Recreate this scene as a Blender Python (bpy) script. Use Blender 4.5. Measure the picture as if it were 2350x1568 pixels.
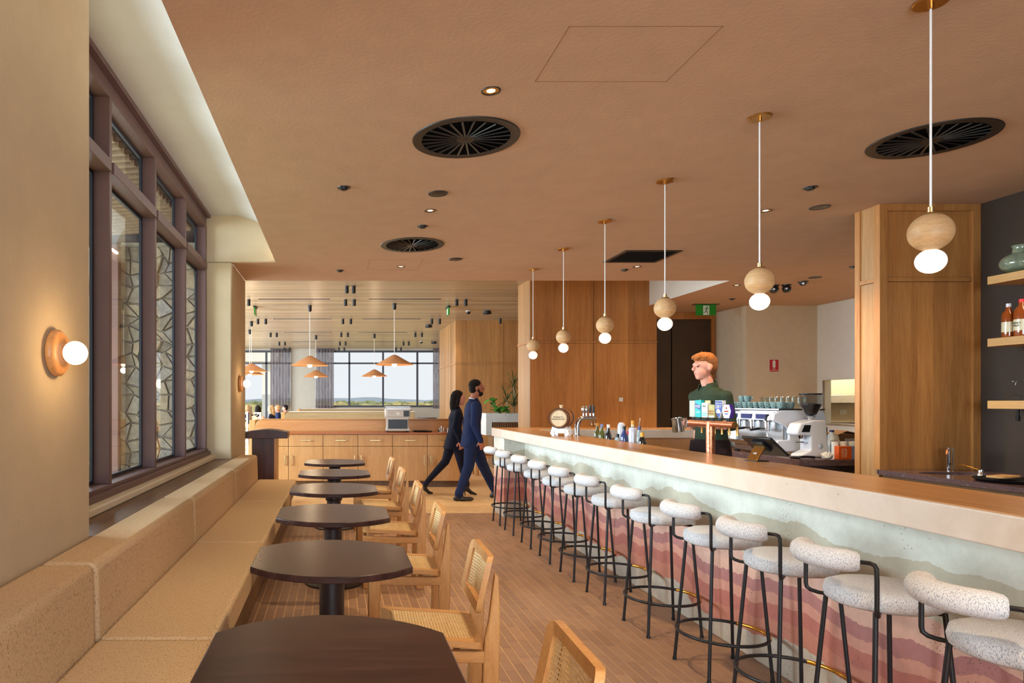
import bpy, bmesh, math, random
from mathutils import Vector, Matrix
from mathutils.bvhtree import BVHTree
random.seed(7)
PI = math.pi
sc = bpy.context.scene
COL = sc.collection
for o in list(bpy.data.objects):
    bpy.data.objects.remove(o)

def lin(c):
    return tuple(((x/255)/12.92 if x/255 <= .04045 else ((x/255+.055)/1.055)**2.4) for x in c)

# ------------------------------------------------------------------ camera
CAMZ, FPX, VPX, VPY = 1.42, 1550.0, 772.0, 922.0
cam = bpy.data.cameras.new('camera'); camo = bpy.data.objects.new('camera', cam); COL.objects.link(camo)
cam.sensor_width = 36; cam.sensor_fit = 'HORIZONTAL'
cam.lens = FPX/2350*36
cam.shift_x = (1175-VPX)/2350; cam.shift_y = -(784-VPY)/2350
cam.clip_start = .05; cam.clip_end = 3000
camo.location = (0, 0, CAMZ); camo.rotation_euler = (PI/2, 0, 0)
sc.camera = camo

# ------------------------------------------------------------------ world, sun, daylight
w = bpy.data.worlds.new('sky'); sc.world = w; w.use_nodes = True
bg = w.node_tree.nodes['Background']
bg.inputs[0].default_value = (.93, .955, 1.0, 1); bg.inputs[1].default_value = 1.22

def light(name, kind, loc, power, color=(1, 1, 1), rot=(0, 0, 0), **kw):
    d = bpy.data.lights.new(name, kind); d.energy = power; d.color = color
    for k, v in kw.items():
        setattr(d, k, v)
    o = bpy.data.objects.new(name, d); COL.objects.link(o); o.location = loc; o.rotation_euler = rot
    return o
WARM = (1.0, .76, .47); COOL = (.76, .88, 1.0); NEUT = (1, .93, .84)
light('sun_light', 'SUN', (0, 0, 30), 2.6, (1, .95, .86), (math.radians(42), math.radians(24), 0), angle=.01)
# daylight through the glazing behind the camera, through the window beside the banquette and through the dining hall's side glazing
light('daylight_rear_window', 'AREA', (-.3, -3.75, 1.75), 680, (.68, .84, 1.0), (math.radians(90), 0, 0), shape='RECTANGLE', size=4.6, size_y=2.4)
light('daylight_side_window', 'AREA', (-9.0, 5.3, 2.9), 3500, COOL, (0, math.radians(-84), 0), shape='RECTANGLE', size=4.0, size_y=6.0)
light('daylight_dining_window', 'AREA', (-4.6, 17.8, 1.9), 1350, COOL, (0, math.radians(-90), 0), shape='RECTANGLE', size=3.0, size_y=15)

vs = sc.view_settings
vs.view_transform = 'Standard'; vs.look = 'None'; vs.gamma = 1; vs.exposure = -0.35; vs.use_curve_mapping = False
cy = sc.cycles
cy.max_bounces = 7; cy.diffuse_bounces = 4; cy.glossy_bounces = 3; cy.transmission_bounces = 6; cy.transparent_max_bounces = 12
cy.sample_clamp_indirect = 4; cy.caustics_reflective = False; cy.caustics_refractive = False
cy.use_denoising = True; cy.use_adaptive_sampling = True; cy.adaptive_threshold = .015

# ------------------------------------------------------------------ materials
MATS = {}
class NT:
    def __init__(s, name):
        m = bpy.data.materials.new(name); m.use_nodes = True; s.m = m; s.t = m.node_tree
        s.b = s.t.nodes['Principled BSDF']; s.out = s.t.nodes['Material Output']
    def n(s, typ, **kw):
        nd = s.t.nodes.new(typ)
        for k, v in kw.items():
            if k in nd.inputs: nd.inputs[k].default_value = v
            else: setattr(nd, k, v)
        return nd
    def l(s, a, b): s.t.links.new(a, b)
    def coord(s, scale=(1, 1, 1), rot=(0, 0, 0), kind='Object'):
        c = s.n('ShaderNodeTexCoord'); mp = s.n('ShaderNodeMapping')
        mp.inputs['Scale'].default_value = scale; mp.inputs['Rotation'].default_value = rot
        s.l(c.outputs[kind], mp.inputs['Vector']); return mp.outputs[0]
    def noise(s, vec, scale=5, detail=3, rough=.55, dist=0):
        nd = s.n('ShaderNodeTexNoise'); nd.inputs['Scale'].default_value = scale; nd.inputs['Detail'].default_value = detail
        nd.inputs['Roughness'].default_value = rough; nd.inputs['Distortion'].default_value = dist
        s.l(vec, nd.inputs['Vector']); return nd.outputs['Fac']
    def ramp(s, fac, stops, interp='LINEAR'):
        r = s.n('ShaderNodeValToRGB'); r.color_ramp.interpolation = interp
        e = r.color_ramp.elements
        while len(e) < len(stops): e.new(.5)
        for el, (p, c) in zip(e, stops):
            el.position = p; el.color = (*c, 1)
        s.l(fac, r.inputs[0]); return r.outputs[0]
    def math(s, op, a, b=None):
        nd = s.n('ShaderNodeMath', operation=op)
        for i, x in enumerate((a, b)):
            if x is None: continue
            if isinstance(x, (int, float)): nd.inputs[i].default_value = x
            else: s.l(x, nd.inputs[i])
        return nd.outputs[0]
    def mix(s, fac, a, b, mode='MIX'):
        nd = s.n('ShaderNodeMix', data_type='RGBA', blend_type=mode)
        for sock, x in ((nd.inputs[0], fac), (nd.inputs[6], a), (nd.inputs[7], b)):
            if isinstance(x, (int, float)): sock.default_value = x
            elif isinstance(x, tuple): sock.default_value = (*x, 1)
            else: s.l(x, sock)
        return nd.outputs[2]
    def bump(s, h, strength=.2, dist=.01):
        bn = s.n('ShaderNodeBump'); bn.inputs['Strength'].default_value = strength; bn.inputs['Distance'].default_value = dist
        s.l(h, bn.inputs['Height']); s.l(bn.outputs[0], s.b.inputs['Normal'])
    def fin(s, col=None, rough=.5, metal=0, spec=.5, coat=0):
        if col is not None:
            if isinstance(col, tuple): s.b.inputs['Base Color'].default_value = (*col, 1)
            else: s.l(col, s.b.inputs['Base Color'])
        if isinstance(rough, (int, float)): s.b.inputs['Roughness'].default_value = rough
        else: s.l(rough, s.b.inputs['Roughness'])
        s.b.inputs['Metallic'].default_value = metal; s.b.inputs['Specular IOR Level'].default_value = spec
        s.b.inputs['Coat Weight'].default_value = coat
        MATS[s.m.name] = s.m; return s.m

def plain(name, c, rough=.5, metal=0, spec=.5, var=.08, scale=9, bump=0, coat=0):
    """one colour with a faint procedural mottle"""
    t = NT(name); c = lin(c); v = t.coord()
    f = t.noise(v, scale, 4)
    lo = tuple(x*(1-var) for x in c); hi = tuple(min(1, x*(1+var)) for x in c)
    if bump: t.bump(t.noise(v, scale*8, 3), bump, .004)
    return t.fin(t.ramp(f, [(.3, lo), (.7, hi)]), rough, metal, spec, coat)

def wood(name, c1, c2, grain=(14, 14, .7), rough=.42, strip=None, strip_axis=0, spec=.4, svar=.22, coat=0):
    """grain runs along the axis with the small scale; strip gives flitches of different tone"""
    t = NT(name); c1, c2 = lin(c1), lin(c2); v = t.coord(grain)
    f = t.noise(v, 1.6, 7, .62, .9)
    col = t.ramp(f, [(.28, c2), (.5, tuple((a+b)/2 for a, b in zip(c1, c2))), (.72, c1)])
    v2 = t.coord(tuple(g*5 for g in grain)); f2 = t.noise(v2, 3, 3)
    col = t.mix(.22, col, t.ramp(f2, [(.3, tuple(x*.5 for x in c2)), (.65, c1)]))
    if strip:
        s = t.n('ShaderNodeSeparateXYZ'); t.l(t.coord(), s.inputs[0])
        k = t.math('FLOOR', t.math('DIVIDE', s.outputs[strip_axis], strip))
        wn = t.n('ShaderNodeTexWhiteNoise', noise_dimensions='1D'); t.l(k, wn.inputs['W'])
        col = t.mix(1.0, col, t.ramp(wn.outputs['Value'], [(0, (1-svar,)*3), (1, (1+svar*.35,)*3)]), 'MULTIPLY')
    t.bump(f2, .05, .002)
    return t.fin(col, rough, 0, spec, coat)

def metal(name, c, rough=.25):
    t = NT(name); f = t.noise(t.coord(), 30, 2)
    return t.fin(lin(c), t.ramp(f, [(0, (rough*.94,)*3), (1, (rough*1.06,)*3)]), 1)

def emit(name, c, strength):
    t = NT(name); e = t.n('ShaderNodeEmission'); e.inputs[0].default_value = (*c, 1); e.inputs[1].default_value = strength
    t.l(e.outputs[0], t.out.inputs[0]); MATS[name] = t.m; return t.m

def panes(name, tint=(.92, .96, .96), gloss=.9, ior=1.5):
    t = NT(name)
    a = t.n('ShaderNodeBsdfTransparent'); a.inputs[0].default_value = (*tint, 1)
    g = t.n('ShaderNodeBsdfGlossy'); g.inputs['Roughness'].default_value = .01; g.inputs[0].default_value = (gloss,)*3+(1,)
    fr = t.n('ShaderNodeFresnel'); fr.inputs[0].default_value = ior
    ge = t.n('ShaderNodeNewGeometry'); fa = t.math('MULTIPLY', fr.outputs[0], t.math('SUBTRACT', 1.0, ge.outputs['Backfacing']))
    mx = t.n('ShaderNodeMixShader'); t.l(fa, mx.inputs[0]); t.l(a.outputs[0], mx.inputs[1]); t.l(g.outputs[0], mx.inputs[2])
    t.l(mx.outputs[0], t.out.inputs[0]); MATS[name] = t.m; return t.m

plain('plaster_wall', (194, 174, 143), .9, spec=.2, var=.04, scale=6, bump=.25)
plain('plaster_ceiling', (196, 163, 138), .95, spec=.15, var=.035, scale=5, bump=.35)
plain('cove_paint', (202, 198, 194), .85, spec=.2, var=.02)
plain('cream_paint', (222, 206, 178), .8, spec=.2, var=.03)
plain('white_paint', (226, 222, 212), .7, spec=.25, var=.02)
plain('grey_paint', (190, 186, 174), .8, spec=.2, var=.03)
plain('grout', (222, 184, 142), .9, spec=.1, var=.06)
plain('stone_joint', (148, 138, 122), .95, spec=.1, var=.15)
plain('black_metal', (26, 24, 25), .42, spec=.45, var=.1)
plain('black_plastic', (22, 22, 24), .35, var=.1)
plain('hatch_line', (150, 116, 92), .95, spec=.1)
plain('dark_void', (8, 8, 9), .9, spec=.1)
plain('window_bronze', (104, 78, 76), .45, spec=.4, var=.05)
plain('gasket', (32, 34, 44), .5)
plain('dark_panel', (58, 46, 38), .55, spec=.3, var=.15, scale=3)
plain('dark_door', (62, 52, 42), .6, spec=.3, var=.12, scale=2)
plain('aluminium_frame', (70, 74, 84), .5, spec=.4, var=.05)
plain('white_enamel', (226, 226, 232), .25, var=.02, coat=.3)
plain('white_plastic', (232, 230, 226), .4, var=.02)
plain('paper_white', (240, 238, 232), .8, var=.02)
plain('black_print', (30, 28, 28), .7)
plain('cup_glaze', (132, 158, 156), .3, var=.12, scale=30)
plain('orange_card', (232, 98, 26), .6, var=.03)
plain('blue_card', (134, 150, 196), .6, var=.03)
plain('brown_card', (150, 108, 70), .8, var=.1)
plain('navy_label', (38, 46, 104), .6, var=.03)
plain('milk_plastic', (236, 232, 220), .4, var=.02)
plain('exit_green', (0, 128, 20), .5, var=.02)
plain('sign_red', (186, 12, 26), .5, var=.02)
plain('teal_badge', (0, 184, 182), .45, var=.03)
plain('mint_badge', (150, 226, 200), .45, var=.03)
plain('grey_badge', (190, 192, 178), .5, var=.1)
plain('khaki_badge', (186, 178, 116), .5, var=.15, scale=40)
plain('blue_badge', (24, 66, 148), .4, var=.03)
plain('purple_badge', (72, 40, 132), .4, var=.03)
plain('rust_print', (176, 66, 34), .6)
plain('gold_cap', (224, 160, 50), .4, var=.05)
plain('red_cap', (204, 24, 40), .4, var=.03)
plain('plant_stem', (150, 136, 110), .8)
plain('skin_fair', (226, 158, 134), .5, spec=.35, var=.06, scale=14)
plain('skin_tan', (166, 104, 78), .5, spec=.35, var=.06, scale=14)
plain('lip', (182, 92, 84), .45)
plain('eye_dark', (40, 30, 26), .2)
plain('eye_white', (236, 230, 224), .25, var=.01)
plain('hair_dark', (26, 20, 19), .75, spec=.2, var=.35, scale=60, bump=.8)
plain('hair_blond', (176, 140, 92), .5, var=.25, scale=60, bump=.5)
plain('hair_ginger', (170, 104, 54), .75, spec=.2, var=.35, scale=70, bump=.7)
plain('hair_short', (138, 86, 50), .8, spec=.2, var=.25, scale=90, bump=.5)
plain('shirt_green', (50, 62, 46), .8, spec=.2, var=.16, scale=7, bump=.1)
plain('apron_dark', (44, 32, 34), .85, spec=.15, var=.12)
plain('suit_navy', (27, 41, 78), .8, spec=.2, var=.14, scale=6, bump=.1)
plain('suit_dark', (26, 30, 48), .8, spec=.2, var=.14, scale=6)
plain('shirt_white', (226, 226, 232), .8, spec=.2, var=.03)
plain('blouse_pink', (214, 160, 130), .8, spec=.2)
plain('shoe_black', (32, 26, 26), .35, var=.1)
def mk_sheer():
    t = NT('curtain_cloth'); d = t.n('ShaderNodeBsdfDiffuse'); d.inputs[0].default_value = (*lin((150, 140, 146)), 1); tl = t.n('ShaderNodeBsdfTranslucent'); tl.inputs[0].default_value = (*lin((170, 164, 170)), 1)
    a = t.n('ShaderNodeBsdfTransparent'); m1 = t.n('ShaderNodeMixShader'); m1.inputs[0].default_value = .5; t.l(d.outputs[0], m1.inputs[1]); t.l(tl.outputs[0], m1.inputs[2])
    f = t.ramp(t.noise(t.coord((1, 1, .05)), 60, 2), [(.3, (.2,)*3), (.7, (.6,)*3)]); m2 = t.n('ShaderNodeMixShader'); t.l(f, m2.inputs[0]); t.l(m1.outputs[0], m2.inputs[1]); t.l(a.outputs[0], m2.inputs[2]); t.l(m2.outputs[0], t.out.inputs[0]); MATS['curtain_cloth'] = t.m
mk_sheer()
plain('lamp_weave', (182, 130, 88), .8, spec=.15, var=.14, scale=40, bump=.5)
plain('planter_grey', (196, 200, 196), .7, var=.04)
plain('soil', (40, 30, 24), .9)
plain('bench_granite_side', (74, 58, 56), .35, var=.3, scale=6)
plain('mesh_fabric', (158, 160, 158), .9)
plain('straw_ground', (210, 192, 140), .95, var=.2, scale=.05)
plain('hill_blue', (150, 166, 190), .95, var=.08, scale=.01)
plain('bush_green', (132, 138, 96), .95, var=.4, scale=1.2)  # shrub colours from here are lightened, landscape haze put into them
plain('bush_olive', (172, 160, 108), .95, var=.35, scale=1.2)
plain('bush_straw', (208, 190, 136), .95, var=.3, scale=1.2)
metal('brass', (206, 160, 92), .28)
metal('pale_brass', (222, 190, 136), .3)
metal('chrome', (222, 224, 228), .08)
metal('steel', (190, 190, 190), .28)
metal('bronze_steel', (172, 156, 140), .42)
metal('gold_trim', (226, 166, 66), .25)
wood('bar_surface', (204, 150, 100), (178, 122, 74), (5, .35, 5), .26, spec=.45)
wood('panel_wood', (206, 146, 82), (166, 106, 54), (10, 10, .55), .4, strip=.13, strip_axis=0)
wood('panel_wood_side', (206, 146, 82), (166, 106, 54), (10, 10, .55), .4, strip=.13, strip_axis=1)
wood('pale_panel_wood', (194, 142, 86), (156, 108, 60), (10, 10, .55), .4, strip=.16, strip_axis=0)
wood('daylit_panel_side', (196, 150, 98), (160, 116, 70), (10, 10, .55), .4, strip=.16, strip_axis=1)  # side faces of the timber blocks: daylight put into the colour as paler wood
wood('cabinet_wood', (224, 176, 116), (200, 148, 88), (9, 9, .5), .42)
wood('counter_wood', (190, 112, 56), (160, 88, 40), (.7, 9, 9), .3)
wood('booth_wood', (214, 158, 98), (184, 126, 72), (.5, 9, 9), .38)
wood('booth_wood_grey', (176, 156, 116), (148, 128, 90), (.5, 9, 9), .4)
wood('lectern_wood', (82, 44, 28), (44, 22, 16), (12, 12, .6), .35)
wood('shelf_wood', (216, 170, 112), (188, 138, 82), (9, .6, 9), .45)
wood('ledge_wood', (132, 98, 66), (96, 68, 44), (9, .5, 9), .4)
wood('chair_wood', (214, 160, 98), (180, 122, 66), (18, 18, 2.5), .42)
wood('chair_wood_x', (214, 160, 98), (180, 122, 66), (2.5, 18, 18), .42)
wood('ball_wood', (212, 172, 124), (180, 136, 88), (6, 6, 30), .5)
wood('barrel_wood', (186, 122, 66), (136, 82, 40), (20, 3, 20), .5)
wood('barrel_head', (232, 208, 170), (208, 176, 132), (16, 16, 2), .6)
wood('sconce_wood', (222, 158, 96), (190, 124, 68), (5, 12, 3), .4)
wood('slat_wood', (204, 184, 156), (168, 146, 116), (.35, 9, 9), .3, strip=.09, strip_axis=1, svar=.3)
wood('soffit_wood', (150, 122, 92), (110, 86, 62), (9, .5, 9), .6)
plain('dark_gap', (52, 40, 30), .9)
def glow_glass(name, c, k):
    """frosted lamp glass: lit from inside, still shaded by the room"""
    t = NT(name); f = t.noise(t.coord(), 8, 2); t.fin(t.ramp(f, [(0, (.80, .78, .75)), (1, (.86, .84, .81))]), .35, 0, .4)
    t.b.inputs['Emission Color'].default_value = (*c, 1); t.b.inputs['Emission Strength'].default_value = k
glow_glass('bulb_glow', (1, .90, .77), .92)
glow_glass('sconce_glow', (1, .92, .80), 1.1)
emit('downlight_glow', (1, .82, .55), 4.0)
emit('led_strip', (1, .84, .60), 16.0)
emit('cove_led', (1, .89, .72), 10.0)
emit('pendant_glow', (1, .85, .62), 8.0)
emit('screen_glow', (.06, .08, .14), 1.0)
panes('window_glass', gloss=.95, ior=1.75)
panes('dining_glass', (.98, .99, .99), .15, 1.2)
panes('thin_glass', (.90, .93, .93), .9, 1.5)
panes('hopper_glass', (.80, .82, .84), .9, 1.5)

def mk_tabletop():
    t = NT('table_wood'); v = t.coord((1.2, 22, 8))
    f = t.noise(v, 2, 6, .6, .5)
    c = t.ramp(f, [(.25, lin((38, 22, 20))), (.75, lin((72, 46, 40)))])
    t.bump(f, .04, .002); return t.fin(c, .26, 0, .24)
mk_tabletop()
plain('table_edge', (34, 24, 26), .35, var=.1)

def mk_tile():
    t = NT('floor_tile'); g = t.n('ShaderNodeNewGeometry')
    c = t.ramp(g.outputs['Random Per Island'], [(0, lin((146, 112, 88))), (.35, lin((156, 120, 94))), (.7, lin((164, 126, 98))), (1, lin((172, 134, 104)))])
    f = t.noise(t.coord((1, 1, 1), kind='Object'), 14, 5)
    c = t.mix(.25, c, t.ramp(f, [(.3, lin((128, 94, 72))), (.7, lin((176, 136, 106)))]))
    t.bump(t.noise(t.coord(), 60, 3), .06, .002)
    t.fin(c, .5, 0, .4)
mk_tile()

def mk_stone_floor():
    t = NT('stone_floor'); v = t.coord()
    f = t.noise(v, 2.2, 6, .6, .8)
    c = t.ramp(f, [(.3, lin((212, 170, 120))), (.55, lin((228, 188, 136))), (.75, lin((236, 204, 158)))])
    vein = t.noise(t.coord((1, 1, 1), (0, 0, .5)), 1.4, 8, .6, 1.6)
    d = t.math('ABSOLUTE', t.math('SUBTRACT', vein, .5))
    c = t.mix(t.ramp(d, [(0, (1, 1, 1)), (.012, (0, 0, 0))]), c, lin((246, 222, 180)))
    t.fin(c, .4, 0, .4)
mk_stone_floor()

def mk_rammed():
    """layers of coloured concrete with wavy joints, pinholes and darker pockets"""
    t = NT('rammed_earth'); v = t.coord(); s = t.n('ShaderNodeSeparateXYZ'); t.l(v, s.inputs[0])
    n1 = t.noise(t.coord((.9, .9, .25)), 1.3, 2, .5); n2 = t.noise(t.coord((1, 1, .6)), 6, 4, .6)
    h = t.math('ADD', s.outputs[2], t.math('MULTIPLY', t.math('SUBTRACT', n1, .5), .42))
    h = t.math('ADD', h, t.math('MULTIPLY', t.math('SUBTRACT', n2, .5), .075))
    n3 = t.noise(t.coord((1, 1, 1)), 26, 4, .65)
    h = t.math('ADD', h, t.math('MULTIPLY', t.math('SUBTRACT', n3, .5), .018))
    G = [(0, (196, 182, 164)), (.165, (196, 128, 106)), (.265, (184, 112, 98)), (.345, (206, 146, 126)), (.405, (174, 118, 112)), (.475, (212, 168, 148)),
         (.60, (194, 186, 164)), (.80, (216, 216, 202))]
    c = t.ramp(h, [(p, lin(k)) for p, k in G], 'CONSTANT')
    m = t.noise(v, 7, 6, .7)
    c = t.mix(.35, c, t.ramp(m, [(.25, (.45, .42, .40)), (.6, (1, 1, 1))]), 'MULTIPLY')
    po = t.n('ShaderNodeTexVoronoi'); po.inputs['Scale'].default_value = 55; t.l(t.coord((1, 1, 1.4)), po.inputs['Vector'])
    msk = t.math('MULTIPLY', t.math('LESS_THAN', po.outputs['Distance'], .16), t.math('GREATER_THAN', t.noise(v, 3.2, 3), .57))
    c = t.mix(t.math('MULTIPLY', msk, .8), c, lin((84, 62, 56)))
    hb = t.math('SUBTRACT', n3, t.math('MULTIPLY', msk, .9))
    t.bump(hb, .5, .01); t.fin(c, .75, 0, .3)
mk_rammed()

def mk_bartop():
    t = NT('bar_stone'); v = t.coord()
    f = t.noise(v, 5, 6, .65, .4)
    c = t.ramp(f, [(.25, lin((210, 190, 170))), (.5, lin((220, 202, 184))), (.75, lin((228, 212, 196)))])
    sp = t.noise(v, 60, 2)
    c = t.mix(t.math('MULTIPLY', t.math('GREATER_THAN', sp, .72), .5), c, lin((232, 206, 180)))
    po = t.n('ShaderNodeTexVoronoi'); po.inputs['Scale'].default_value = 13; t.l(v, po.inputs['Vector'])
    pin = t.math('LESS_THAN', po.outputs['Distance'], .035)
    c = t.mix(t.math('MULTIPLY', pin, .75), c, lin((90, 66, 54)))
    t.fin(c, .3, 0, .5)
mk_bartop()

def mk_fabric(name, base, dark, pale, sc_, stretch, thr, rib=None):
    t = NT(name); v = t.coord(stretch)
    a = t.noise(v, sc_, 2, .6); b = t.noise(t.coord((1, 1, 1)), sc_*1.9, 2, .5)
    c = t.ramp(b, [(.35, lin(base)), (.65, lin(pale))])
    c = t.mix(t.ramp(a, [(thr, (0, 0, 0)), (thr+.08, (.8, .8, .8))]), c, lin(dark))
    t.bump(t.math('ADD', b, a), .55, .004); return t.fin(c, .95, 0, .1)
mk_fabric('banquette_cloth', (204, 170, 130), (100, 80, 62), (218, 188, 148), 280, (1, .3, 1), .58)
mk_fabric('banquette_cloth_v', (204, 170, 130), (100, 80, 62), (218, 188, 148), 280, (1, 1, .3), .58)
mk_fabric('boucle', (206, 203, 202), (132, 137, 150), (236, 231, 226), 400, (1, 1, .3), .53)
def mk_cane(name, c1, c2):
    t = NT(name); f = t.noise(t.coord(), 40, 3)
    return t.fin(t.ramp(f, [(.3, lin(c1)), (.7, lin(c2))]), .5, 0, .4)
mk_cane('cane', (226, 186, 124), (240, 208, 152))

def mk_granite():
    t = NT('granite'); v = t.coord(); f = t.noise(v, 16, 8, .75, 1.2)
    c = t.ramp(f, [(.3, lin((62, 46, 46))), (.48, lin((108, 84, 82))), (.56, lin((84, 66, 70))), (.72, lin((160, 138, 134)))])
    t.fin(c, .18, 0, .5)
mk_granite()
def mk_stonewall():
    t = NT('rubble_stone'); g = t.n('ShaderNodeNewGeometry')
    c = t.ramp(g.outputs['Random Per Island'], [(0, lin((100, 94, 90))), (.3, lin((140, 122, 98))), (.6, lin((116, 116, 120))), (.8, lin((156, 132, 100))), (1, lin((92, 84, 76)))])
    f = t.noise(t.coord(), 9, 6, .7)
    c = t.mix(.5, c, t.ramp(f, [(.25, lin((70, 64, 60))), (.75, lin((180, 166, 144)))]))
    t.bump(f, .8, .03); t.fin(c, .9, 0, .2)
mk_stonewall()
def mk_vase():
    t = NT('vase_glaze'); f = t.noise(t.coord(), 26, 6, .7)
    s = t.n('ShaderNodeSeparateXYZ'); t.l(t.coord(), s.inputs[0])
    c = t.ramp(f, [(.3, lin((84, 96, 82))), (.6, lin((132, 142, 118))), (.8, lin((168, 172, 142)))])
    c = t.mix(t.ramp(t.math('ADD', s.outputs[2], t.math('MULTIPLY', f, .02)), [(.035, (1, 1, 1)), (.05, (0, 0, 0))]), c, lin((92, 96, 74)))
    t.fin(c, .15, 0, .6, coat=.4)
mk_vase()
def mk_liquid(name, c, rough=.08):
    t = NT(name); v = t.noise(t.coord(), 12, 2)
    cc = lin(c); t.fin(t.ramp(v, [(.2, tuple(x*.8 for x in cc)), (.8, cc)]), rough, 0, .7, coat=.5)
for nm, c in (('bottle_green', (92, 98, 40)), ('bottle_darkgreen', (38, 48, 28)), ('bottle_amber', (146, 66, 20)), ('bottle_black', (20, 20, 22)),
              ('bottle_clear', (176, 190, 194)), ('bottle_red', (176, 36, 24)), ('bottle_silver', (206, 208, 222)), ('coffee_beans', (52, 32, 20)), ('label_cream', (226, 210, 170)),
              ('bottle_blue', (60, 74, 130))):
    mk_liquid(nm, c, .08 if 'bottle' in nm else .6)
def mk_leaf(name, c1, c2):
    t = NT(name); f = t.noise(t.coord(), 7, 3); t.fin(t.ramp(f, [(.3, lin(c1)), (.7, lin(c2))]), .4, 0, .5)
mk_leaf('leaf_glossy', (28, 100, 30), (90, 170, 60)); mk_leaf('leaf_dark', (34, 60, 34), (74, 104, 58))
def mk_copper():
    t = NT('copper'); f = t.noise(t.coord(), 60, 5, .7)
    c = t.ramp(f, [(.3, lin((196, 112, 70))), (.6, lin((226, 156, 120))), (.75, lin((240, 196, 176)))])
    t.bump(f, .25, .002); t.fin(c, t.ramp(f, [(.3, (.22,)*3), (.7, (.5,)*3)]), 1)
mk_copper()

# ------------------------------------------------------------------ mesh helpers
class MB:
    def __init__(s): s.v = []; s.f = []
    def add(s, v, f):
        k = len(s.v); s.v += [tuple(p) for p in v]; s.f += [tuple(i+k for i in q) for q in f]; return s
    def box(s, x0, x1, y0, y1, z0, z1):
        return s.add([(x0, y0, z0), (x1, y0, z0), (x1, y1, z0), (x0, y1, z0), (x0, y0, z1), (x1, y0, z1), (x1, y1, z1), (x0, y1, z1)],
                     [(0, 3, 2, 1), (4, 5, 6, 7), (0, 1, 5, 4), (1, 2, 6, 5), (2, 3, 7, 6), (3, 0, 4, 7)])
    def cbox(s, c, d):
        return s.box(c[0]-d[0]/2, c[0]+d[0]/2, c[1]-d[1]/2, c[1]+d[1]/2, c[2]-d[2]/2, c[2]+d[2]/2)
    def obox(s, c, d, m):
        """oriented box: m is a 3x3 rotation"""
        b = MB().cbox((0, 0, 0), d); return s.add([Vector(c)+m @ Vector(p) for p in b.v], b.f)
    def bar(s, p0, p1, wd, th, up=(0, 0, 1)):
        """rectangular bar from p0 to p1, wd across, th along up"""
        p0, p1 = Vector(p0), Vector(p1); d = (p1-p0); L = d.length; d.normalize()
        u = Vector(up); sd = d.cross(u).normalized(); u = sd.cross(d).normalized()
        q = []
        for e in (p0, p1):
            for a, b in ((-1, -1), (1, -1), (1, 1), (-1, 1)): q.append(e+sd*a*wd/2+u*b*th/2)
        return s.add(q, [(0, 3, 2, 1), (4, 5, 6, 7), (0, 1, 5, 4), (1, 2, 6, 5), (2, 3, 7, 6), (3, 0, 4, 7)])
    def tube(s, pts, r, n=10, closed=False, caps=True):
        pts = [Vector(p) for p in pts]; m = len(pts); rr = r if isinstance(r, (list, tuple)) else [r]*m
        vs_, fs = [], []; prev = None
        for i, p in enumerate(pts):
            if closed: d = pts[(i+1) % m]-pts[i-1]
            else: d = pts[min(i+1, m-1)]-pts[max(i-1, 0)]
            d.normalize()
            if prev is None:
                a = Vector((0, 0, 1)) if abs(d.z) < .9 else Vector((1, 0, 0)); u = d.cross(a).normalized()
            else:
                u = (prev-d*prev.dot(d)); u = u.normalized() if u.length > 1e-6 else d.orthogonal().normalized()
            prev = u; v = d.cross(u)
            for k in range(n):
                t = 2*PI*k/n; vs_.append(p+(u*math.cos(t)+v*math.sin(t))*rr[i])
        for i in range(m if closed else m-1):
            for k in range(n):
                a, b = i*n+k, i*n+(k+1) % n; c, d_ = ((i+1) % m)*n+(k+1) % n, ((i+1) % m)*n+k
                fs.append((a, b, c, d_))
        if caps and not closed:
            fs.append(tuple(range(n))[::-1]); fs.append(tuple((m-1)*n+k for k in range(n)))
        return s.add(vs_, fs)
    def cyl(s, p0, p1, r0, r1=None, n=16): return s.tube([p0, p1], [r0, r0 if r1 is None else r1], n)
    def ring(s, prof, n=28, o=(0, 0, 0)): return s.lathe(prof+[prof[0]], n, o, cap=False)
    def lathe(s, prof, n=28, o=(0, 0, 0), sx=1, sy=1, cap=True):
        vs_, fs = [], []
        for r, z in prof:
            for k in range(n):
                t = 2*PI*k/n; vs_.append((o[0]+r*math.cos(t)*sx, o[1]+r*math.sin(t)*sy, o[2]+z))
        for i in range(len(prof)-1):
            for k in range(n): fs.append((i*n+k, i*n+(k+1) % n, (i+1)*n+(k+1) % n, (i+1)*n+k))
        if cap and prof[0][0] > 1e-5: fs.append(tuple(range(n))[::-1])
        if cap and prof[-1][0] > 1e-5: fs.append(tuple((len(prof)-1)*n+k for k in range(n)))
        return s.add(vs_, fs)
    def ball(s, c, r, nu=20, nv=12):
        r = (r, r, r) if isinstance(r, (int, float)) else r
        vs_, fs = [(c[0], c[1], c[2]-r[2])], []
        for j in range(1, nv):
            p = -PI/2+PI*j/nv
            for k in range(nu):
                t = 2*PI*k/nu; vs_.append((c[0]+r[0]*math.cos(p)*math.cos(t), c[1]+r[1]*math.cos(p)*math.sin(t), c[2]+r[2]*math.sin(p)))
        vs_.append((c[0], c[1], c[2]+r[2])); L = len(vs_)-1
        for k in range(nu):
            fs.append((0, 1+(k+1) % nu, 1+k)); fs.append((L, 1+(nv-2)*nu+k, 1+(nv-2)*nu+(k+1) % nu))
            for j in range(nv-2):
                a, b = 1+j*nu+k, 1+j*nu+(k+1) % nu; fs.append((a, b, b+nu, a+nu))
        return s.add(vs_, fs)
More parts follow.
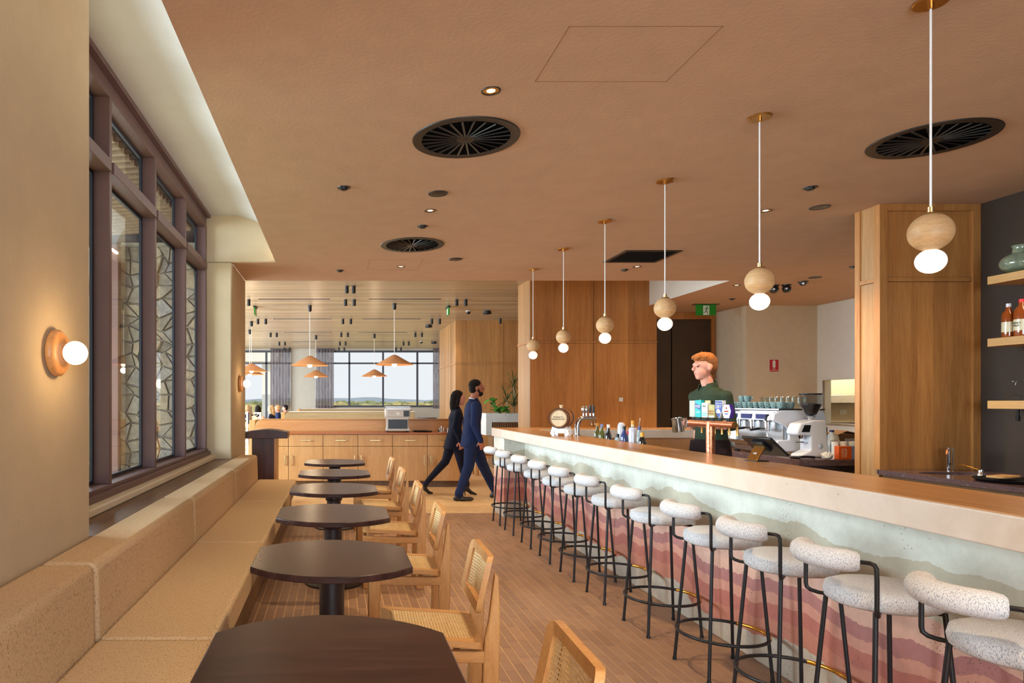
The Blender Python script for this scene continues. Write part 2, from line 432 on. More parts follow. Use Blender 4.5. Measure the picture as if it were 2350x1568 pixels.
    def prism(s, poly, a0, a1, axis='z'):
        """polygon extruded along an axis: z (x,y), y (x,z), x (y,z)"""
        n = len(poly)
        mp = {'z': lambda p, a: (p[0], p[1], a), 'y': lambda p, a: (p[0], a, p[1]), 'x': lambda p, a: (a, p[0], p[1])}[axis]
        return s.add([mp(p, a0) for p in poly]+[mp(p, a1) for p in poly],
                     [tuple(range(n))[::-1], tuple(range(n, 2*n))]+[(i, (i+1) % n, n+(i+1) % n, n+i) for i in range(n)])
    def xf(s, m):
        s.v = [tuple(m @ Vector(p)) for p in s.v]; return s
    def join(s, o): return s.add(o.v, o.f)
    def mesh(s, name, smooth=False, ang=40):
        me = bpy.data.meshes.new(name); me.from_pydata(s.v, [], s.f)
        bm = bmesh.new(); bm.from_mesh(me); bmesh.ops.recalc_face_normals(bm, faces=bm.faces); bm.to_mesh(me); bm.free()
        if smooth:
            me.polygons.foreach_set('use_smooth', [True]*len(me.polygons)); me.set_sharp_from_angle(angle=math.radians(ang))
        return me
    def build(s, name, mat, parent=None, smooth=False, bevel=0, seg=2, ang=40, **tg):
        return link(name, s.mesh(name, smooth, ang), mat, parent, bevel, seg, **tg)

def tag(o, label=None, cat=None, group=None, kind=None):
    if label: o['label'] = label
    if cat: o['category'] = cat
    if group: o['group'] = group
    if kind: o['kind'] = kind
    return o
def link(name, me, mat, parent=None, bevel=0, seg=2, loc=None, rot=None, **tg):
    o = bpy.data.objects.new(name, me); COL.objects.link(o); o.parent = parent
    if mat and not me.materials: me.materials.append(MATS[mat])
    if bevel:
        b = o.modifiers.new('bevel', 'BEVEL'); b.width = bevel; b.segments = seg; b.limit_method = 'ANGLE'; b.angle_limit = .7
        me.polygons.foreach_set('use_smooth', [True]*len(me.polygons)); me.set_sharp_from_angle(angle=math.radians(50))
        b.harden_normals = False
    if loc: o.location = loc
    if rot: o.rotation_euler = rot
    return tag(o, **tg)
def thing(name, label, cat, loc=(0, 0, 0), rotz=0, group=None, scale=1):
    o = bpy.data.objects.new(name, None); COL.objects.link(o); o.location = loc; o.rotation_euler = (0, 0, rotz); o.empty_display_size = .1
    o.scale = (scale,)*3
    return tag(o, label, cat, group)
def copy_tree(o, loc=None, rotz=None, label=None, parent=None):
    c = o.copy(); COL.objects.link(c); c.parent = parent
    if loc is not None: c.location = loc
    if rotz is not None: c.rotation_euler = (0, 0, rotz)
    if label: c['label'] = label
    for ch in [x for x in o.children]: copy_tree(ch, parent=c)
    return c
def struct(name, mb, mat, parent=None, **kw):
    o = mb.build(name, mat, parent, **kw)
    if parent is None: o['kind'] = 'structure'
    return o
def text(name, body, size, loc, rot, mat, parent, ext=.0005, align='CENTER', sx=1, font_shear=0):
    cu = bpy.data.curves.new(name, 'FONT'); cu.body = body; cu.size = size; cu.extrude = ext; cu.align_x = align; cu.align_y = 'CENTER'; cu.resolution_u = 3
    cu.shear = font_shear
    to = bpy.data.objects.new(name, cu); COL.objects.link(to)
    bpy.context.view_layer.update()
    me = bpy.data.meshes.new_from_object(to.evaluated_get(bpy.context.evaluated_depsgraph_get()))
    bpy.data.objects.remove(to); me.materials.clear(); me.materials.append(MATS[mat])
    if sx != 1: me.transform(Matrix.Diagonal((sx, 1, 1, 1)))
    return link(name, me, None, parent, loc=loc, rot=rot)
def Yat(px, X): return X*FPX/(px-VPX)
ORD = ['first', 'second', 'third', 'fourth', 'fifth', 'sixth', 'seventh', 'eighth', 'ninth', 'tenth', 'eleventh', 'twelfth']
def rrect(w_, h_, r, n=5):
    """rounded rectangle outline centred on 0"""
    out = []
    for cx, cz, a0 in ((w_/2-r, h_/2-r, 0), (-w_/2+r, h_/2-r, 90), (-w_/2+r, -h_/2+r, 180), (w_/2-r, -h_/2+r, 270)):
        for k in range(n+1):
            a = math.radians(a0+90*k/n); out.append((cx+r*math.cos(a), cz+r*math.sin(a)))
    return out
# ------------------------------------------------------------------ structure
ZC, YF, YB, ZD = 3.05, 7.90, 9.10, 3.50
XW, XWIN = -1.227, -1.52

def tile_rand(name):
    m = MATS[name]; t = m.node_tree
    g = next(n for n in t.nodes if n.type == 'NEW_GEOMETRY'); r = next(n for n in t.nodes if n.type == 'VALTORGB' and n.inputs[0].is_linked and n.inputs[0].links[0].from_node == g)
    oi = t.nodes.new('ShaderNodeObjectInfo'); a = t.nodes.new('ShaderNodeMath'); a.operation = 'ADD'; f = t.nodes.new('ShaderNodeMath'); f.operation = 'FRACT'
    t.links.new(g.outputs['Random Per Island'], a.inputs[0]); t.links.new(oi.outputs['Random'], a.inputs[1]); t.links.new(a.outputs[0], f.inputs[0]); t.links.new(f.outputs[0], r.inputs[0])
for k in ('floor_tile', 'rubble_stone'): tile_rand(k)

# floor: grout bed, clay tiles in long rows, limestone beyond
fl = struct('floor', MB().box(-1.3, 9.6, -4, 8.6, -.05, -.003), 'grout')
PX, PYY, G = .062, .25, .0065
cells = []
for i in range(50):
    off = random.random()*PYY
    for j in range(34):
        x, y = -.78+i*PX, .35+off+j*PYY
        if y+PYY > 8.6: continue
        cells.append((x, y))
vis = sorted([c for c in cells if .15 < c[0] < 2.26 and c[1] > 3.15], key=lambda c: c[1])[:300]
vset = set(vis)
tm = MB().box(0, PX-G, 0, PYY-.002, -.012, 0).mesh('tile'); tm.materials.append(MATS['floor_tile'])
for c in vis: link('tile', tm, None, fl, loc=(c[0], c[1], 0))
rest = MB()
for c in cells:
    if c not in vset: rest.box(c[0], c[0]+PX-G, c[1], c[1]+PYY-.002, -.012, 0)
# short tiles that close each row against the limestone
for i in range(50):
    ys = [c[1] for c in cells if abs(c[0]-(-.78+i*PX)) < 1e-6]
    if max(ys)+PYY < 8.59: rest.box(-.78+i*PX, -.78+i*PX+PX-G, max(ys)+PYY, 8.598, -.012, 0)
rest.build('tile_field', 'floor_tile', fl, kind='stuff')
struct('floor_bar_side', MB().box(2.43, 9.6, -4, 8.25, -.003, .0), 'grey_paint')
struct('floor_dining', MB().box(-4.5, 9.6, 8.602, 27, -.05, 0), 'stone_floor')

# plaster walls on the window side
struct('wall_left', MB().box(-1.62, XW, -4, 3.35, 0, 3.68), 'plaster_wall')
struct('wall_under_window', MB().box(-1.72, -1.50, 3.35, YF, 0, .80), 'plaster_wall')
struct('wall_pier', MB().box(-1.655, XW, YF+.001, YB, 0, ZC).box(-1.655, -.71, YF, YF+.12, ZC+.002, 3.68), 'plaster_wall', bevel=.012)
struct('wall_above_opening', MB().box(-1.75, 5.3, YB-.15, YB, ZC+.16, 3.8), 'cove_paint')
# ceiling slab and its cove
ce = struct('ceiling', MB().box(-.71, 9.6, -4, YB, ZC, ZC+.15).box(XW-.0, -.71, YF+.006, YB, ZC, ZC+.15).box(5.301, 9.6, YB, 12.6, ZC, ZC+.15), 'plaster_ceiling')
prof = [(-1.75, 3.60), (-1.25, 3.60)]
for k in range(1, 11):
    a = math.radians(90-k*9); prof.append((-1.25+.55*math.cos(a), 3.20+.40*math.sin(a)))
cv = MB(); n = len(prof)
cv.add([(x, -4, z) for x, z in prof]+[(x, YF+.02, z) for x, z in prof], [(i, i+1, n+i+1, n+i) for i in range(n-1)])
struct('ceiling_cove', cv, 'cove_paint', smooth=True)
MB().box(-.735, -.712, -4, YF-.02, 3.14, 3.165).build('cove_light', 'cove_led', label='long warm LED strip hidden on the ceiling edge above the window', cat='light')
struct('ceiling_bulkhead', MB().box(5.3, 5.42, YB+.002, 11.46, ZC+.001, 3.75), 'white_paint')
# access hatch outline: a thin recess frame in the ceiling
def hatch(x0, x1, y0, y1):
    m = MB(); t_ = .004
    for a in ((x0, x1, y0, y0+t_), (x0, x1, y1-t_, y1), (x0, x0+t_, y0, y1), (x1-t_, x1, y0, y1)): m.box(*a, ZC-.0008, ZC+.001)
    m.build('access_hatch', 'hatch_line', ce)
hatch(1.01, 1.68, 2.93, 3.44); hatch(.38, 1.0, 7.75, 8.35)

# window beside the banquette: deep fins, transom, head, sill, two panes a bay
wn = struct('window_1', MB().box(-1.66, -1.50, 3.30, YF, .80, .87).box(-1.50, -1.47, 3.30, YF, .79, .845), 'window_bronze', bevel=.004)
MB().box(-1.66, -1.52, 3.30, YF, 3.46, 3.60).box(-1.52, -1.47, 3.30, YF, 3.565, 3.60).build('head_beam', 'window_bronze', wn, bevel=.004)
FY = [3.38, 4.51, 5.64, 6.77, 7.84]
for y in FY: MB().box(-1.64, -1.515, y, y+.05, .87, 3.46).build('mullion', 'window_bronze', wn, bevel=.003)
for a, b in zip(FY[:-1], FY[1:]):
    MB().box(-1.64, -1.50, a+.05, b, 2.955, 3.035).build('transom', 'window_bronze', wn, bevel=.003)
    for z0, z1 in ((.87, 2.955), (3.035, 3.46)):
        MB().box(-1.646, -1.640, a+.05, b, z0, z1).build('pane', 'window_glass', wn)
        g = MB()
        for yy in (a+.05, b-.03): g.box(-1.64, -1.62, yy, yy+.03, z0, z1)
        for zz in (z0, z1-.025): g.box(-1.64, -1.62, a+.08, b-.03, zz, zz+.025)
        g.build('gasket', 'gasket', wn)
struct('trim_1', MB().box(-1.50, -1.40, 3.352, YF-.002, .755, .80), 'cream_paint', bevel=.008)
struct('trim_2', MB().box(-1.40, -1.19, 3.352, YF-.002, .72, .752), 'ledge_wood', bevel=.004)

# outside that window: rubble stone pier, slatted soffit, paving
pier = struct('wall_outside_pier', MB().box(-2.75, -1.66, 8.62, 9.4, -.1, 3.45), 'stone_joint')
nx, nz = 7, 20; jit = {}
for i in range(nx+1):
    for j in range(nz+1):
        jit[i, j] = (-2.75+1.09*i/nx+(random.uniform(-.06, .06) if 0 < i < nx else 0)+(.04 if j % 2 else -.04)*(0 < i < nx), -.1+3.5*j/nz+(random.uniform(-.06, .06) if 0 < j < nz else 0))
for i in range(nx):
    for j in range(nz):
        q = [jit[i, j], jit[i+1, j], jit[i+1, j+1], jit[i, j+1]]
        cx, cz = sum(p[0] for p in q)/4, sum(p[1] for p in q)/4; d = random.uniform(.02, .05)
        ring = []
        for k in range(4):
            a, b = q[k], q[(k+1) % 4]
            ring.append((cx+(a[0]-cx)*.95, cz+(a[1]-cz)*.95)); ring.append((cx+((a[0]+b[0])/2-cx)*random.uniform(.94, 1.0), cz+((a[1]+b[1])/2-cz)*random.uniform(.94, 1.0)))
        m = MB(); nn = len(ring)
        m.add([(x, 8.63, z) for x, z in ring]+[(cx+(x-cx)*.88, 8.62-d, cz+(z-cz)*.88) for x, z in ring], [tuple(range(nn, 2*nn))]+[(k, (k+1) % nn, nn+(k+1) % nn, nn+k) for k in range(nn)])
        m.build('stone', 'rubble_stone', pier)
post = struct('trim_3', MB().box(-2.87, -2.75, 8.5, 8.62, -.1, 3.4), 'window_bronze')
so = struct('ceiling_soffit', MB().box(-4.9, -1.76, 2.0, 9.09, 3.56, 3.62), 'dark_gap')
for i in range(44):
    y = 2.2+i*.14
    MB().bar((-4.8, y+.6, 3.53), (-1.78, y, 3.53), .05, .05).build('soffit_batten', 'soffit_wood', so)
struct('ground_paving', MB().box(-60, -1.75, -30, 8.6, -.25, -.1).box(-60, -4.5, 8.6, 40, -.25, -.1), 'straw_ground')

# timber clad blocks: core, raised veneer panels with open joints, rail and stile trims
def clad(name, x0, x1, y0, y1, z1, xj, yj, zr, front, side, label=None):
    e = .012
    core = struct(name, MB().box(x0+e, x1-e, y0+e, y1-e, 0, z1), 'dark_gap')
    xs = [x0]+xj+[x1]; ys = [y0]+yj+[y1]
    for za, zb in ((.0, zr-.02), (zr+.02, z1)):
        for a, b in zip(xs[:-1], xs[1:]): MB().box(a+(.012 if a == x0 else .004), b-.004, y0, y0+e, za, zb).build('panel', front, core)
        for a, b in zip(ys[:-1], ys[1:]): MB().box(x0, x0+e, a+(.0 if a == y0 else .008), b-.008, za, zb).build('panel', side, core)
    MB().box(x0-.01, x1, y0-.01, y0, zr-.017, zr+.017).box(x0-.01, x0, y0, y1, zr-.017, zr+.017).build('rail', front, core)
    for y in yj: MB().box(x0-.012, x0+e, y-.02, y+.02, 0, z1).build('stile', side, core)
    return core
clad('wall_bar_timber', 3.28, 5.43, 11.44, 12.20, 3.55, [4.355], [], 2.43, 'panel_wood', 'daylit_panel_side')
clad('wall_dining_timber', 3.05, 6.2, 17.3, 20.0, ZD, [4.29], [17.98, 19.0], 2.40, 'pale_panel_wood', 'daylit_panel_side')
cc = clad('wall_column_timber', 4.49, 5.31, 5.59, 5.83, ZC, [], [], 2.43, 'panel_wood', 'daylit_panel_side')
MB().box(4.478, 4.54, 5.565, 5.592, .86, ZC-.001).box(5.25, 5.31, 5.565, 5.59, .86, ZC-.001).box(4.54, 5.25, 5.565, 5.59, 2.995, ZC-.001).box(4.478, 4.49, 5.78, 5.835, 0, ZC-.001).box(4.478, 4.49, 5.592, 5.63, .86, ZC-.001).build('stile', 'panel_wood', cc)

# right side of the bar: dark shelf wall, cream walls, door, servery
dw = struct('wall_shelf', MB().box(5.32, 5.42, -4, 5.6, 0, ZC), 'dark_panel')
for k in range(8): MB().box(5.312, 5.321, 5.58-.72*(k+1)+.006, 5.58-.72*k, .86, ZC).build('panel', 'dark_panel', dw)
struct('wall_side_recess', MB().box(6.95, 7.1, 11.602, 12.6, 0, ZC), 'cream_paint')
struct('wall_extinguisher', MB().box(6.95, 8.30, 11.46, 11.6, 0, ZC), 'cream_paint')
wc = struct('wall_servery', MB().box(8.16, 8.28, 5, 11.46, 0, 1.05).box(8.16, 8.28, 5, 11.46, 1.78, ZC).box(8.16, 8.28, 5, 9.3, 1.05, 1.78).box(8.16, 8.28, 11.34, 11.46, 1.05, 1.78), 'white_paint')
MB().box(8.12, 8.45, 9.3, 11.33, 1.03, 1.06).build('ledge', 'steel', wc, bevel=.004)
MB().box(8.17, 8.275, 11.30, 11.34, 1.06, 1.78).build('steel_jamb', 'steel', wc)
MB().box(8.38, 9.4, 11.65, 11.85, 1.40, 1.53).build('gantry', 'steel', wc, bevel=.004)
MB().box(8.3, 9.5, 8.0, 12.4, 0, 1.03).build('kitchen_bench', 'steel', wc)
struct('wall_kitchen', MB().box(9.45, 9.55, 7, 12.6, 0, ZC).box(8.28, 9.5, 11.9, 12.0, 1.05, ZC), 'cream_paint')
light('kitchen_light', 'AREA', (8.9, 11.0, 2.6), 70, (1, .86, .66), (0, 0, 0), size=.8)
dn = struct('door_1', MB().box(5.43, 6.88, 12.40, 12.46, 0, 2.93), 'dark_door')
MB().box(6.145, 6.155, 12.385, 12.41, 0, 2.93).build('door_joint', 'dark_void', dn)
MB().box(5.44, 6.94, 12.36, 12.42, 2.93, ZC).box(6.87, 6.94, 12.36, 12.42, 0, 2.93).build('door_frame', 'panel_wood', dn, bevel=.004)
struct('wall_far_right', MB().box(9.55, 9.65, -4, 12.6, 0, 3.3).box(5.43, 9.65, 12.46, 12.6, 0, 3.3), 'cream_paint')
# wall behind the camera with its wide glazing
wb = struct('wall_back', MB().box(-1.6, 9.6, -4.1, -4, 0, .35).box(-1.6, 9.6, -4.1, -4, 2.98, 3.7).box(-1.6, -1.2, -4.1, -4, .35, 2.98).box(2.1, 9.6, -4.1, -4, .35, 2.98), 'plaster_wall')
for x in (-1.2, -.1, 1.0, 2.05): MB().box(x, x+.05, -4.09, -4.0, .35, 2.98).build('mullion', 'window_bronze', wb)

# ------------------------------------------------------------------ dining hall shell
dc = struct('ceiling_dining', MB().box(-4.6, 6.2, YB, 26.7, ZD+.03, ZD+.14), 'dark_gap')
sl = MB(); y = YB+.01
while y < 26.6:
    sl.box(-4.5, 6.15, y, y+.078, ZD, ZD+.03); y += .09
sl.build('ceiling_slats', 'slat_wood', dc, kind='stuff')
YWIN = 26.6
fw = struct('wall_dining_far', MB().box(-.82, 4.06, YWIN, YWIN+.2, 0, 1.20).box(-1.80, -.82, YWIN, YWIN+.2, 0, 3.43).box(4.06, 9, YWIN, YWIN+.2, 0, 3.43).box(-4.5, 9, YWIN, YWIN+.2, 3.43, ZD+.05), 'grey_paint')
w2 = struct('window_2', MB().box(-.82, 4.06, YWIN-.02, YWIN+.1, 1.20, 1.27).box(-.82, 4.06, YWIN-.02, YWIN+.1, 3.36, 3.43), 'aluminium_frame')
for x in (.51, 1.84, 3.19): MB().box(x-.035, x+.035, YWIN-.02, YWIN+.08, 1.27, 3.36).build('mullion', 'aluminium_frame', w2)
MB().box(-.82, 4.06, YWIN-.02, YWIN+.08, 2.90, 2.96).build('transom', 'aluminium_frame', w2)
for a, b in ((-.82, .475), (.545, 1.805), (1.875, 3.155), (3.225, 4.06)): MB().box(a, b, YWIN+.02, YWIN+.03, 1.27, 3.36).build('pane', 'dining_glass', w2)
w3 = struct('window_3', MB().box(-4.5, -1.80, YWIN-.02, YWIN+.1, 0, .08).box(-4.5, -1.80, YWIN-.02, YWIN+.1, 3.36, 3.43), 'aluminium_frame')
for x in (-2.76,): MB().box(x-.04, x+.04, YWIN-.02, YWIN+.08, .08, 3.36).build('mullion', 'aluminium_frame', w3)
MB().box(-4.5, -1.80, YWIN-.02, YWIN+.08, 2.90, 2.96).build('transom', 'aluminium_frame', w3)
for a, b in ((-4.5, -2.8), (-2.72, -1.8)): MB().box(a, b, YWIN+.02, YWIN+.03, .08, 3.36).build('pane', 'dining_glass', w3)
struct('wall_terrace_post', MB().box(-3.15, -2.80, 28.6, 29.0, -.5, 3.1).box(-4.4, -2.4, 28.2, 29.4, 3.1, 3.5), 'white_paint')
wl = struct('wall_dining_left', MB().box(-4.5, -4.4, YB, YWIN, 0, .3).box(-4.5, -4.4, YB, YWIN, 3.3, ZD), 'grey_paint')
for k in range(8): MB().box(-4.5, -4.42, YB+k*2.45, YB+k*2.45+.1, .3, 3.3).build('post', 'aluminium_frame', wl)
struct('wall_dining_right', MB().box(6.15, 6.25, 12.62, 17.3, 0, ZD), 'daylit_panel_side')

# curtains: pleated sheets
def curtain(label, x0, x1, z0):
    t = thing('curtain', label, 'curtain', ((x0+x1)/2, YWIN-.16, z0), group='grey curtains of the dining hall')
    m = MB(); w_ = x1-x0; n = int(w_/.02); P = []; h = ZD-.03-z0
    for i in range(n+1): P.append((-w_/2+w_*i/n, .045*math.sin(i*1.05)+.02*math.sin(i*.37)))
    k = len(P)
    m.add([(a, b, 0) for a, b in P]+[(a, b, h) for a, b in P]+[(a, b+.004, 0) for a, b in P]+[(a, b+.004, h) for a, b in P],
          [(i, i+1, k+i+1, k+i) for i in range(k-1)]+[(2*k+i+1, 2*k+i, 3*k+i, 3*k+i+1) for i in range(k-1)])
    m.build('drape', 'curtain_cloth', t, smooth=True, ang=80)
    MB().box(-w_/2, w_/2, -.03, .03, h, ZD-z0).build('rail', 'aluminium_frame', t)
curtain('grey pleated curtain beside the seated diners', -2.58, -1.80, .1)
curtain('grey pleated curtain at the wide window next to the grey pier', -.80, -.10, 1.15)
curtain('narrow grey curtain at the wide window next to the timber block', 3.78, 4.06, 1.15)

# ------------------------------------------------------------------ landscape
gr = struct('ground_field', MB().box(-900, 900, 30, 1400, -.6, -.35), 'straw_ground')
hill = MB(); pts = []
for i in range(81):
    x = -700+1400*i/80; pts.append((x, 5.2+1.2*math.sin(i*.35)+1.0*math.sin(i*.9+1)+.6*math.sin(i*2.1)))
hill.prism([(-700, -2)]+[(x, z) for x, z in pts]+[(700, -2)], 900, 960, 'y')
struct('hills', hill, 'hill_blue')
def blob(seed):
    rnd = random.Random(seed); bm = bmesh.new(); bmesh.ops.create_icosphere(bm, subdivisions=4, radius=1)
    for v in bm.verts:
        k = 1+.22*math.sin(v.co.x*5+seed)*math.cos(v.co.y*4+seed*2)+.16*math.sin(v.co.z*7+seed*1.3)+rnd.uniform(-.06, .06); v.co *= k; v.co.z = max(v.co.z*.75, -.35)
    me = bpy.data.meshes.new('shrub'); bm.to_mesh(me); bm.free(); me.polygons.foreach_set('use_smooth', [True]*len(me.polygons)); return me
BL = []
for k, m_ in enumerate(('bush_green', 'bush_olive', 'bush_straw', 'bush_olive')):
    me = blob(k+1); me.materials.append(MATS[m_]); BL.append((me, ('dark green', 'olive green', 'straw coloured', 'olive green')[k]))
rb = random.Random(3); yy = 40
for row in range(13):
    s0 = 1.22*(yy/44)**.25; x0, x1 = -4.6*yy/26.6, 4.6*yy/26.6; x = x0+rb.random()*s0
    while x < x1:
        me, cn = BL[rb.choice((0, 1, 1, 2, 2, 3) if row < 7 else (0, 0, 1, 3))]; s = s0*rb.uniform(.75, 1.05)
        x += 1.55*s
        o = link('shrub', me, None, loc=(x, yy, -.35+s*.26), rot=(0, 0, rb.uniform(0, 6))); o.scale = (s*1.1, s*1.1, s)
        tag(o, cn+' shrub in the dry scrub beyond the dining hall windows', 'shrub', 'shrubs in the scrub outside')
        x += 1.55*s
    yy *= 1.165
# ------------------------------------------------------------------ bar counter
bar = thing('bar_counter', 'long bar counter of layered pink and grey rammed earth with a tan stone top', 'bar counter', (2.3, 4.5, 0))
def LB(mb): return mb.xf(Matrix.Translation((-2.3, -4.5, 0)))
LB(MB().box(2.30, 2.42, .4, 8.25, 0, .973).box(2.045, 2.42, 8.25, 8.78, 0, .973)).build('front_wall', 'rammed_earth', bar, bevel=.006)
LB(MB().box(2.42, 5.2, 8.27, 8.78, 0, .973)).build('return_wall', 'bar_surface', bar)
LB(MB().prism([(2.02, .4), (2.43, .4), (2.43, 8.25), (5.2, 8.25), (5.2, 8.8), (2.02, 8.8)], .973, 1.079)).build('bar_top', 'bar_stone', bar, bevel=.006)
LB(MB().prism([(2.024, .4), (2.428, .4), (2.428, 8.254), (5.2, 8.254), (5.2, 8.796), (2.024, 8.796)], 1.0785, 1.083)).build('bar_surface', 'bar_surface', bar, bevel=.0015, label='tan satin top surface')
wb_ = thing('work_bench', 'dark bench with shelf built behind the bar top', 'bench', (2.7, 4.5, 0))
MB().box(-.27, .25, -4.0, 3.73, .87, .90).build('worktop', 'steel', wb_)
MB().box(-.265, .2, -4.0, 3.72, 0, .87).build('body', 'black_plastic', wb_)
cb = thing('coffee_bench', 'dark granite bench under the espresso machine', 'bench', (5.1, 7.4, 0))
MB().box(-.65, .75, -.9, .84, .80, .86).build('worktop', 'granite', cb, bevel=.004)
MB().box(-.62, .75, -.88, .84, 0, .80).build('body', 'bench_granite_side', cb)
MB().box(-.632, -.62, -.86, .2, .1, .76).build('door', 'ledge_wood', cb)
sb = thing('sink_bench', 'granite topped sink bench below the bottle shelves', 'bench', (4.85, 3.3, 0))
bcx, bcy, brx, bry = -.05, 1.96, .25, .115; x_a, x_b, y_a, y_b = -.38, .46, 1.181, 2.245
m = MB(); n = 32; sink = [(bcx+brx*math.cos(2*PI*t/n), bcy+bry*math.sin(2*PI*t/n)) for t in range(n)]
# slab with an oval cut-out: a ring of quads out to the rectangle plus its four corners
outer = []; side = []
for a, b in sink:
    dx, dy = a-bcx, b-bcy; kx = ((x_b if dx > 0 else x_a)-bcx)/dx if abs(dx) > 1e-9 else 1e9; ky = ((y_b if dy > 0 else y_a)-bcy)/dy if abs(dy) > 1e-9 else 1e9
    k = min(kx, ky); outer.append((bcx+dx*k, bcy+dy*k)); side.append(('x' if kx < ky else 'y'))
for z in (.825, .86):
    m.add([(a, b, z) for a, b in sink]+[(a, b, z) for a, b in outer], [(i, (i+1) % n, n+(i+1) % n, n+i) for i in range(n)])
    for i in range(n):
        j = (i+1) % n
        if side[i] != side[j]:
            p, q = (outer[i], outer[j]) if side[i] == 'x' else (outer[j], outer[i]); m.add([(*outer[i], z), (p[0], q[1], z), (*outer[j], z)], [(0, 1, 2)])
m.add([(a, b, .825) for a, b in sink]+[(a, b, .86) for a, b in sink], [(i, (i+1) % n, n+(i+1) % n, n+i) for i in range(n)])
m.box(-.40, .46, -3.2, 1.181, .825, .86).box(-.40, -.38, 1.181, 2.25, .822, .86).box(-.40, .46, 2.245, 2.26, .825, .86)
m.build('worktop', 'granite', sb)
MB().lathe([(.001, -.12), (.18, -.12), (.24, -.03), (.25, 0)], 32, (bcx, bcy, .828), 1, .46, cap=False).build('basin', 'steel', sb, smooth=True)
MB().box(-.36, .46, -3.2, 2.24, 0, .70).build('body', 'black_plastic', sb)
MB().box(-.37, -.34, -3.2, 2.24, .785, .822).build('edge_rail', 'ledge_wood', sb)
for k in range(4): MB().box(-.375, -.36, 2.22-.75*(k+1)+.01, 2.22-.75*k, .12, .765).build('door', 'ledge_wood', sb)

# ------------------------------------------------------------------ bar stools
def make_stool():
    t = thing('bar_stool', '', 'bar stool', group='bar stools along the counter')
    MB().lathe([(.001, .672), (.165, .672), (.178, .682), (.182, .705), (.176, .73), (.15, .741), (.001, .746)], 36).build('seat', 'boucle', t, smooth=True, ang=60)
    R, cx = .20, -.07; P = []
    for k in range(13):
        a = math.radians(180-52+104*k/12); P.append((cx+R*math.cos(a), R*math.sin(a)*.82, .855))
    rr = [.034]+[.040]*11+[.034]
    P = [P[0]]+P+[P[-1]]; rr = [.026]+rr+[.026]
    d0 = Vector(P[1])-Vector(P[2]); d1 = Vector(P[-2])-Vector(P[-3])
    P[0] = tuple(Vector(P[1])+d0.normalized()*.008); P[-1] = tuple(Vector(P[-2])+d1.normalized()*.008)
    MB().tube(P, rr, 18).build('back_roll', 'boucle', t, smooth=True, ang=70)
    for s in (1, -1):
        e = Vector(P[0] if P[0][1]*s > 0 else P[-1])
        MB().tube([e, (-.172, s*.160, .857), (-.166, s*.172, .853), (-.163, s*.177, .842), (-.162, s*.178, .80), (-.162, s*.178, .70), (-.160, s*.176, .684), (-.150, s*.168, .674), (-.135, s*.15, .670), (-.06, s*.06, .668)], .0075, 10).build('back_rod', 'black_metal', t, smooth=True)
    for sx in (1, -1):
        for sy in (1, -1):
            l = MB().cyl((sx*.122, sy*.122, .672), (sx*.163, sy*.163, .012), .0085, n=10).build('leg', 'black_metal', t, smooth=True)
            MB().cyl((sx*.1625, sy*.1625, .016), (sx*.1635, sy*.1635, 0), .011, n=10).build('rubber_foot', 'black_plastic', l)
    MB().tube([(.122, -.122, .665), (-.122, .122, .665)], .007, 8).tube([(.122, .122, .665), (-.122, -.122, .665)], .007, 8).build('under_frame', 'black_metal', t)
    rg = MB().tube([(.214*math.cos(2*PI*k/48), .214*math.sin(2*PI*k/48), .205) for k in range(48)], .0085, 10, closed=True).build('foot_ring', 'black_metal', t, smooth=True)
    MB().tube([(.214*math.cos(math.radians(a)), .214*math.sin(math.radians(a)), .206) for a in range(-38, 39, 4)], .0098, 10).build('brass_foot_strip', 'gold_trim', rg, smooth=True, label='brass wear strip')
    return t
st0 = make_stool()
for k in range(11):
    y = (7.88, 7.31, 6.65, 6.05, 5.47, 4.87, 4.22, 3.56, 3.02, 2.51, 1.98)[k]
    lab = 'pale boucle bar stool on black legs, '+ORD[k]+' from the walkway end of the bar'
    if k == 0: st0.location = (2.03, y, 0); st0['label'] = lab
    else: copy_tree(st0, (2.03, y, 0), random.uniform(-.03, .03), lab)

# ------------------------------------------------------------------ tables
def make_table():
    t = thing('cafe_table', '', 'table', group='dark tables along the banquette')
    hx, hy, sag = .336, .188, .168; R = (hx*hx+sag*sag)/(2*sag); a0 = math.asin(hx/R); poly = []
    for s in (1, -1):
        for k in range(17):
            a = -a0+2*a0*k/16; poly.append((s*-R*math.sin(a), s*(hy+sag-R+R*math.cos(a))))
    MB().prism(poly, .712, .74).build('tabletop', 'table_wood', t, bevel=.004)
    MB().lathe([(.055, .0), (.055, .68), (.075, .69), (.075, .712)], 28).build('pedestal', 'table_edge', t, smooth=True)
    MB().lathe([(.062, .645), (.066, .65), (.066, .672), (.062, .677)], 28).build('collar', 'table_edge', t, smooth=True)
    MB().lathe([(.23, 0), (.23, .010), (.22, .014), (.06, .018)], 40).build('base', 'black_metal', t, smooth=True)
    return t
tb0 = make_table()
for k in range(6):
    y = 7.65-1.17*k; lab = 'dark timber table with clipped oval top, '+ORD[k]+' along the banquette from the lectern'
    if k == 0: tb0.location = (-.02, y, 0); tb0['label'] = lab
    else: copy_tree(tb0, (-.02, y, 0), 0, lab)

